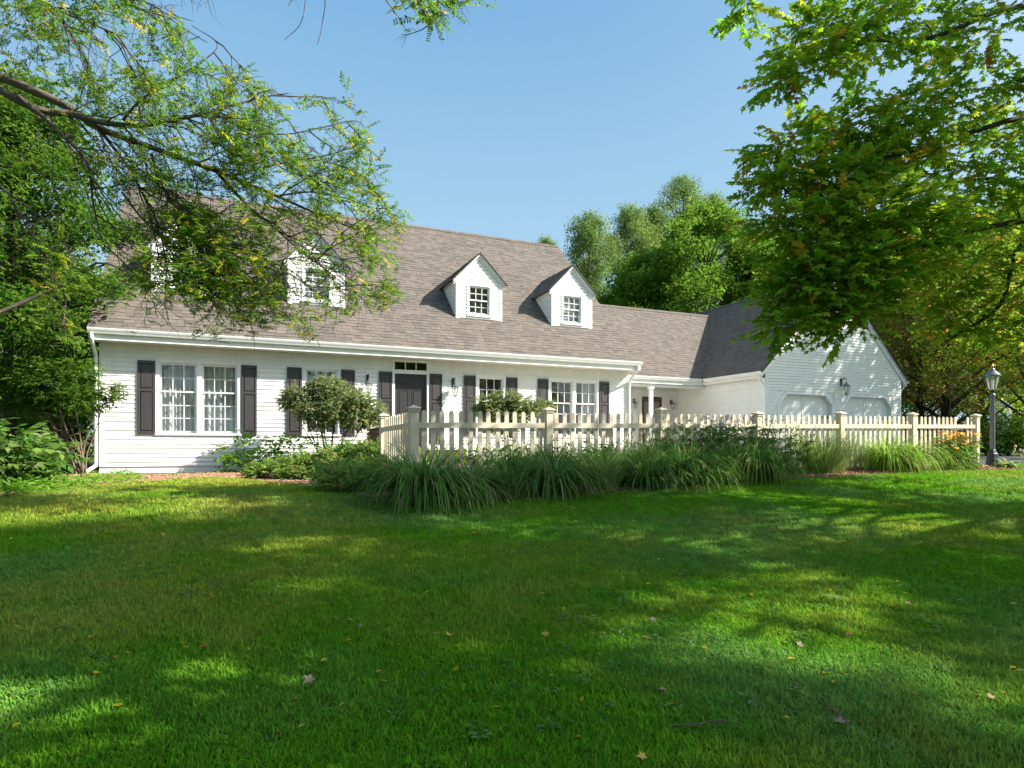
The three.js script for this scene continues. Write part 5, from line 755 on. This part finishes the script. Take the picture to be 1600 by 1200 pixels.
// tall perennials with seed heads, flowers
function perennial(o) {
  const { name, label, group, pos, n, h, spread, leaf, head, headR = .018, category = 'flower', leafN = 9, petals = null } = o, t = thing(name, label, category, group, pos), b = new MB(), lf = new MB(), hd = new MB(), list = [];
  for (let k = 0; k < n; k++) { const a = rnd() * 6.283, r = Math.sqrt(rnd()), x = spread[0] * r * Math.cos(a), z = spread[1] * r * Math.sin(a), y0 = ground(pos.x + x, pos.z + z) - pos.y - .02, hh = h * rr(.65, 1.1), e = V(x + gauss() * .12, y0 + hh, z + gauss() * .12), path = curve([V(x, y0, z), V(x, y0 + hh * .5, z).add(V(gauss() * .04, 0, gauss() * .04)), e], 6); b.tube(path, .0035, .002, 3, false);
    for (let j = 0; j < leafN; j++) { const p = path[Math.min(6, Math.floor(rr(.6, 6)))]; list.push([p.clone(), rnd() * 6.283, rr(-.5, .8), rr(.6, 1.2), leaf(.2)]); }
    hd.tint = head[Math.floor(rnd() * head.length)].map(q => q * rr(.8, 1.2));
    if (petals) { const q = Q(gauss() * .5 - .2, rnd() * 6, gauss() * .5); for (let j = 0; j < 9; j++) { const an = j / 9 * 6.283, P = (rad, da, y) => V(rad * Math.cos(an + da), y, rad * Math.sin(an + da)).applyQuaternion(q).add(e); const nn = V(0, 1, 0).applyQuaternion(q), i0 = hd.v(P(.008, -.3, 0), nn), i1 = hd.v(P(petals, -.22, -.006), nn), i2 = hd.v(P(petals, .22, -.006), nn), i3 = hd.v(P(.008, .3, 0), nn); hd.i.push(i0, i2, i1, i0, i3, i2); } hd.tint = [.03, .015, .008]; hd.lathe([[.011, -.002], [.01, .008], [.005, .013], [0, .014]], 7, e.x, e.y, e.z); }
    else { hd.lathe([[0, -headR * 1.6], [headR * .6, -headR], [headR, 0], [headR * .7, headR * 1.2], [0, headR * 1.9]], 6, e.x, e.y, e.z); for (let j = 0; j < 3; j++) { const f = path[5 - (j > 1 ? 1 : 0)]; hd.lathe([[0, -headR], [headR * .7, 0], [0, headR]], 5, f.x + gauss() * .03, f.y + gauss() * .03, f.z + gauss() * .03); } }
  }
  b.build('stems', std([.09, .14, .04], .9), t).userData.kind = 'stuff'; hd.build('flower_heads', M.petal, t).userData.kind = 'stuff'; crown(t, G.strap, M.leaf, list, 'foliage');
}
G.strap = [0, 1].map(() => { const b = new MB(); for (let k = 0; k < 2; k++) { const q = Q(.3 + gauss() * .4, k * 3.1 + gauss() * .5, 0), P = (x, y, z) => V(x, y, z).applyQuaternion(q), n = V(0, 1, 0).applyQuaternion(q); const id = [[0, 0, 0], [.007, .006, .04], [.005, -.003, .08], [0, -.03, .115], [-.005, -.003, .08], [-.007, .006, .04]].map(p => b.v(P(...p), n)); for (let j = 1; j < 5; j++) b.i.push(id[0], id[j], id[j + 1]); } return b.leafGeo(); });
const FP = leafy([[3, .08, .16, .025], [2, .11, .2, .03], [1, .06, .11, .025]], 1.5), SEED = [[.12, .08, .05], [.2, .16, .12], [.35, .32, .26], [.08, .06, .05]];
const PG = 'tall seed-headed perennials along the fence';
[[4.3, .8, 1.0, 'before the first fence bay'], [6.2, .85, 1.05, 'before the second fence bay'], [7.9, 1.15, 1.0, 'before the third fence post'], [9.0, 1.2, 1.0, 'before the third fence bay'], [10.1, 1.1, .9, 'around the fourth fence post']].forEach(([x, h, w, l], k) => perennial({ name: 'seed_headed_perennial', label: `tall leafy perennials with dry seed heads ${l}`, group: PG, pos: V(x, ground(x, 7.6), 7.6), n: [40, 48, 95, 100, 60][k], h: h * .95, spread: [w, .32], leaf: FP, head: SEED, headR: .012, leafN: 12, category: 'perennial' }));
const SUS = [[.85, .50, .03], [.85, .42, .02], [.78, .32, .02]];
{ const p = onGround(1478, 733); perennial({ name: 'black_eyed_susan', label: 'orange yellow black-eyed susans before the last fence bay', pos: V(p.x, ground(p.x, 8.0), 8.0), n: 170, h: .84, spread: [.75, .28], leaf: FP, head: SUS, petals: .046, leafN: 7 }); }
{ const p = onGround(1140, 742); perennial({ name: 'black_eyed_susan', label: 'few low orange flowers among the tall grass before the third fence bay', pos: V(p.x, ground(p.x, p.z), p.z), n: 16, h: .55, spread: [.45, .3], leaf: FP, head: SUS, petals: .034, leafN: 9 }); }
perennial({ name: 'black_eyed_susan', label: 'single tall yellow flower standing behind the fence before the breezeway', pos: V(8.15, ground(8.15, 7.0), 7.0), n: 3, h: 1.2, spread: [.08, .05], leaf: FP, head: [[.8, .45, .02]], petals: .045, leafN: 8 });
{ const p = onGround(1575, 731); clump({ name: 'hosta', label: 'small bright hosta beside the lamp post', category: 'plant', pos: p, n: 42, len: .42, width: .085, cols: COL.lime, spread: .1, rise: [.7, 1.3], bend: 1.2 });
  perennial({ name: 'dried_flower_spike', label: 'pale dried flower spikes beside the lamp post', category: 'plant', pos: onGround(1592, 728), n: 9, h: .5, spread: [.5, .2], leaf: FP, head: [[.5, .42, .3]], headR: .025, leafN: 2 });
  [[1523, 729, .16], [1567, 731, .13]].forEach(([x, y, s], k) => { const q = onGround(x, y), g = new THREE.IcosahedronGeometry(s, 2), a = g.attributes.position; for (let j = 0; j < a.count; j++) { const f = 1 + .35 * (noise2(a.getX(j) * 11 + 9, a.getZ(j) * 11 + a.getY(j) * 9) - .5); a.setXYZ(j, a.getX(j) * f * 1.3, a.getY(j) * f * .6, a.getZ(j) * f); } g.computeVertexNormals(); const o = put('garden_stone', g, M.stone); o.position.set(q.x, q.y + s * .2, q.z); tag(o, k ? 'rough brown stone on the hosta side of the lamp post' : 'rough brown stone between the fence end and the lamp post', 'stone', 'stones round the lamp post'); }); }
for (const [px, py, l] of [[268, 745, 'green weed growing in the mulch below the wide window'], [205, 752, 'low weed in the mulch between the downspout and the wide window'], [300, 742, 'small weed against the foundation next to the hydrangea']]) { const p = onGround(px, py); clump({ name: 'weed', label: l, category: 'weed', group: 'weeds in the house bed', pos: p, n: 34, len: .24, width: .022, cols: COL.lime, spread: .16, rise: [.6, 1.4], bend: 1.2 }); }
for (let k = 0; k < 9; k++) { const px = lerp(-10, 190, k / 8) + gauss() * 8, p = onGround(px, lerp(778, 752, k / 8)); const L = []; const t = thing('ground_cover', 'patch of low leafy ground cover in front of the corner shrub', 'ground cover', 'leafy ground cover at the bed edge', p); const s = new MB(); s.tube([V(0, -.02, 0), V(.02, .08, 0)], .006, .003, 4); s.build('stem', M.twig, t); fillLeaves(L, null, [[V(0, .07, 0), V(.45, .13, .35)]], 150, .75, PAL.lime); crown(t, G.small, M.leaf, L, 'foliage'); }

seed = 4106;
// ---------------------------------------------------------------- grass blades, mulch chips, fallen leaves
{
  const tuft = [0, 1, 2].map((v) => { const b = new MB(); for (let k = 0; k < 13; k++) { const a = rnd() * 6.283, r = .045 * Math.sqrt(rnd()), az = rnd() * 6.283, h = rr(.022, .052), le = rr(.1, .75), w = rr(.0022, .0042), o = V(r * Math.cos(a), -.004, r * Math.sin(a)), d = V(Math.cos(az), 0, Math.sin(az)), s = V(-d.z, 0, d.x); b.tint = [1, 1, 1].map(() => rr(.8, 1.2));
      const m = o.clone().addScaledVector(d, h * le * .35).add(V(0, h * .62, 0)), e = o.clone().addScaledVector(d, h * le * 1.1).add(V(0, h * (1 - .28 * le), 0)), n = V(-d.x * .0 + gauss() * .3, 1, gauss() * .3).normalize(), i = b.p.length / 3;
      b.v(o.clone().addScaledVector(s, w), n); b.v(o.clone().addScaledVector(s, -w), n); b.v(m.clone().addScaledVector(s, w * .8), n); b.v(m.clone().addScaledVector(s, -w * .8), n); b.v(e, n); b.i.push(i, i + 1, i + 3, i, i + 3, i + 2, i + 2, i + 3, i + 4); } return b.leafGeo(); });
  const mats = [[], [], []], cols = [[], [], []];
  const add = (p, s) => { const v = Math.floor(rnd() * 3), y = ground(p.x, p.z), patch = fbm(p.x * .55 + 9, p.z * .55 + 4, 3), fine = fbm(p.x * 3, p.z * 3 + 50, 2), dry = clamp((patch - .5) * 2.2 + .9 * smooth(10.5, 5, p.z) * smooth(6, 0, p.x) + (fine - .5) * .7, 0, 1), bl = clamp((fbm(p.x * .8 + 70, p.z * .8, 2) - .45) * 3, 0, 1); const f = rr(.75, 1.25);
    mats[v].push(M4(V(p.x, y, p.z), Q(gauss() * .12, rnd() * 6.283, gauss() * .12), V(s, s * rr(.7, 1.2) * (.62 + .5 * fine + .35 * patch), s))); cols[v].push(new THREE.Color().setRGB(lerp(lerp(.145, .17, bl), .39, dry * .75) * f, lerp(lerp(.355, .345, bl), .39, dry * .75) * f, lerp(lerp(.02, .07, bl), .07, dry * .75) * f)); };
  // density falls with distance as the blades shrink out of sight
  for (const [d0, d1, dens, s] of [[1.6, 4.2, 2100, .95], [4.2, 6.5, 1200, 1.05], [6.5, 10, 600, 1.25], [10, 15, 260, 1.6], [15, 24, 80, 2.2]]) {
    const half = (d) => d * .96 + 2.2, area = (d1 - d0) * (half(d0) + half(d1)), n = Math.round(area * dens);
    for (let k = 0; k < n; k++) { const d = Math.sqrt(lerp(d0 * d0, d1 * d1, rnd())), r = rr(-1, 1) * half(d), p = CAM.clone().addScaledVector(FWD, d).addScaledVector(RGT, r); if (p.z > .6 && inLawn(p.x, p.z)) add(p, s * rr(.8, 1.2)); }
  }
  const lawnBlades = new THREE.Group(); lawnBlades.name = 'grass_blades'; lawnBlades.userData = { kind: 'stuff', label: 'short green grass blades of the lawn with paler dry patches', category: 'grass' }; scene.add(lawnBlades);
  tuft.forEach((g, v) => many('grass_tufts', g, M.blade, mats[v], cols[v], lawnBlades));
}
{ // clover and other low broad leaves in the turf
  const b = new MB(); for (let k = 0; k < 9; k++) leafShape(b, V(gauss() * .03, rr(.012, .03), gauss() * .03), Q(gauss() * .4 - .1, rnd() * 6.283, gauss() * .4), rr(.014, .028), 'oval'); const mats = [], cols = [], pal = leafy([[3, .06, .15, .03], [2, .09, .18, .05], [1, .12, .17, .08]], 1.8);
  for (let k = 0; k < 2600; k++) { const d = Math.sqrt(rr(5, 110)), r = rr(-1, 1) * d * .9, p = CAM.clone().addScaledVector(FWD, d).addScaledVector(RGT, r); if (!inLawn(p.x, p.z) || fbm(p.x * .9 + 31, p.z * .9 + 8, 3) < .53) continue; mats.push(M4(V(p.x, ground(p.x, p.z) + .012, p.z), Q(0, rnd() * 6.283, 0), rr(.8, 1.7))); cols.push(pal(.2)); }
  const o = many('clover', b.leafGeo(), M.leaf, mats, cols, scene); Object.assign(o.userData, { label: 'low clover and weeds growing in the lawn', category: 'clover' });
}
for (const [x, y, a, l, t] of [[1100, 1142, .3, .3, 'thin grey twig lying on the lawn near the golden leaves'], [1310, 1125, 2.2, .42, 'bent reddish brown twig lying in a sunny patch of the lawn'], [1215, 832, 1.1, .7, 'long thin twig lying across the lawn below the maple']]) { const p = onGround(x, y), b = new MB(), d = V(Math.cos(a), 0, Math.sin(a)), P = (f, h, s) => V(d.x * l * f - d.z * s, h, d.z * l * f + d.x * s); b.tube(curve([P(-.5, .03, 0), P(-.1, .045, .03), P(.2, .04, -.01), P(.5, .035, .02)], 9), .004, .002, 5).tube([P(.1, .042, 0), P(.28, .05, .07)], .0025, .0015, 4); const o = b.build('fallen_twig', M.twig); o.position.set(p.x, p.y, p.z); tag(o, t, 'twig', 'twigs on the lawn'); }
{ // bark chips on the beds
  const g = new THREE.BoxGeometry(.05, .008, .016), mats = [], cols = [], pal = palette([[3, .30, .15, .08], [2, .38, .22, .13], [2, .2, .11, .07], [1, .45, .32, .22]]);
  const drop = (x, z) => { mats.push(M4(V(x, ground(x, z) + .02 + rr(0, .012), z), Q(gauss() * .35, rnd() * 6.283, gauss() * .35), V(rr(.5, 1.4), rr(.7, 1.6), rr(.6, 1.5)))); cols.push(pal(.25)); };
  for (const [F, Bk, n] of [[houseBedFront, houseBedBack, 9000], [bedFront, bedBack, 9000]]) for (let k = 0; k < n; k++) { const q = rnd() * (F.length - 1), i = Math.floor(q), f = q - i, t = rnd() * .75; drop(lerp(lerp(F[i][0], F[i + 1][0], f), lerp(Bk[i][0], Bk[i + 1][0], f), t), lerp(lerp(F[i][1], F[i + 1][1], f), lerp(Bk[i][1], Bk[i + 1][1], f), t)); }
  const o = many('mulch_chips', g, M.chip, mats, cols, scene); Object.assign(o.userData, { label: 'loose reddish bark chips on the planting beds', category: 'mulch' });
}
{ // fallen leaves: small yellow leaflets all over, larger curled maple leaves one by one
  const b = new MB(); leafShape(b, V(0, 0, 0), Q(0, 0, 0), .046, 'oval'); const mats = [], cols = [], pal = palette([[4, .72, .5, .04], [2, .6, .45, .08], [1, .55, .25, .05]]);
  for (let k = 0; k < 620; k++) { const d = Math.sqrt(rr(6.5, 120)), r = rr(-1, 1) * d * .85, p = CAM.clone().addScaledVector(FWD, d).addScaledVector(RGT, r); if (!inLawn(p.x, p.z)) continue; mats.push(M4(V(p.x, ground(p.x, p.z) + rr(.03, .048), p.z), Q(gauss() * .4, rnd() * 6.283, gauss() * .4), rr(.7, 1.25))); cols.push(pal(.2)); }
  const o = many('yellow_leaflets', b.leafGeo(), M.leaf, mats, cols, scene); Object.assign(o.userData, { label: 'small yellow locust leaflets scattered over the lawn', category: 'leaf litter' });
  const big = [0, 1, 2].map(() => { const m = new MB(); leafShape(m, V(0, 0, -.05), Q(0, 0, 0), .1, 'maple'); const g = m.geo(), a = g.attributes.position, c = rr(3, 7); for (let j = 0; j < a.count; j++) a.setY(j, a.getY(j) + c * a.getX(j) ** 2 + rr(1, 4) * (a.getZ(j)) ** 2 * .8); g.computeVertexNormals(); return g; });
  const tones = [[.26, .12, .05], [.34, .2, .11], [.45, .28, .05], [.34, .08, .03], [.22, .16, .12]].map(c => std(c, .9));
  const words = ['brown', 'tan', 'golden', 'rust red', 'grey brown'];
  const spots = [[432, 1158], [1325, 1000], [1420, 950], [1180, 856], [1210, 880], [1032, 1088], [1318, 1140, 1.3], [1582, 950], [1540, 876], [1460, 885], [1536, 925], [60, 918], [565, 984], [850, 1000], [1114, 800], [1093, 826], [1276, 842], [1380, 850], [1430, 846], [1600, 823], [1360, 780], [1285, 770], [1230, 765], [1020, 975], [1200, 946], [1270, 912], [1510, 968], [1000, 1196], [110, 1195], [480, 1075], [255, 842], [640, 900], [730, 860], [700, 1000], [1340, 838], [1400, 846], [1460, 778], [1500, 790], [1555, 770], [1330, 768], [1050, 790], [930, 830], [350, 870], [1250, 1015], [1480, 1040], [1550, 1100]];
  const per = {}; spots.forEach(([x, y, s = 1], k) => { const p = onGround(x, y), v = (k * 3 + (k >> 2)) % 5, o = put('fallen_maple_leaf', big[k % 3], tones[v]); o.position.set(p.x, p.y + .036, p.z); o.scale.setScalar(rr(.38, .58) * s); o.rotation.set(gauss() * .5 + (k % 4 === 0 ? 2.8 : 0), rnd() * 6.283, gauss() * .5); tag(o, `curled ${words[v]} maple leaf lying on the lawn`, 'leaf', `${words[v]} fallen leaves on the lawn`); });
}

renderer.render(scene, camera);
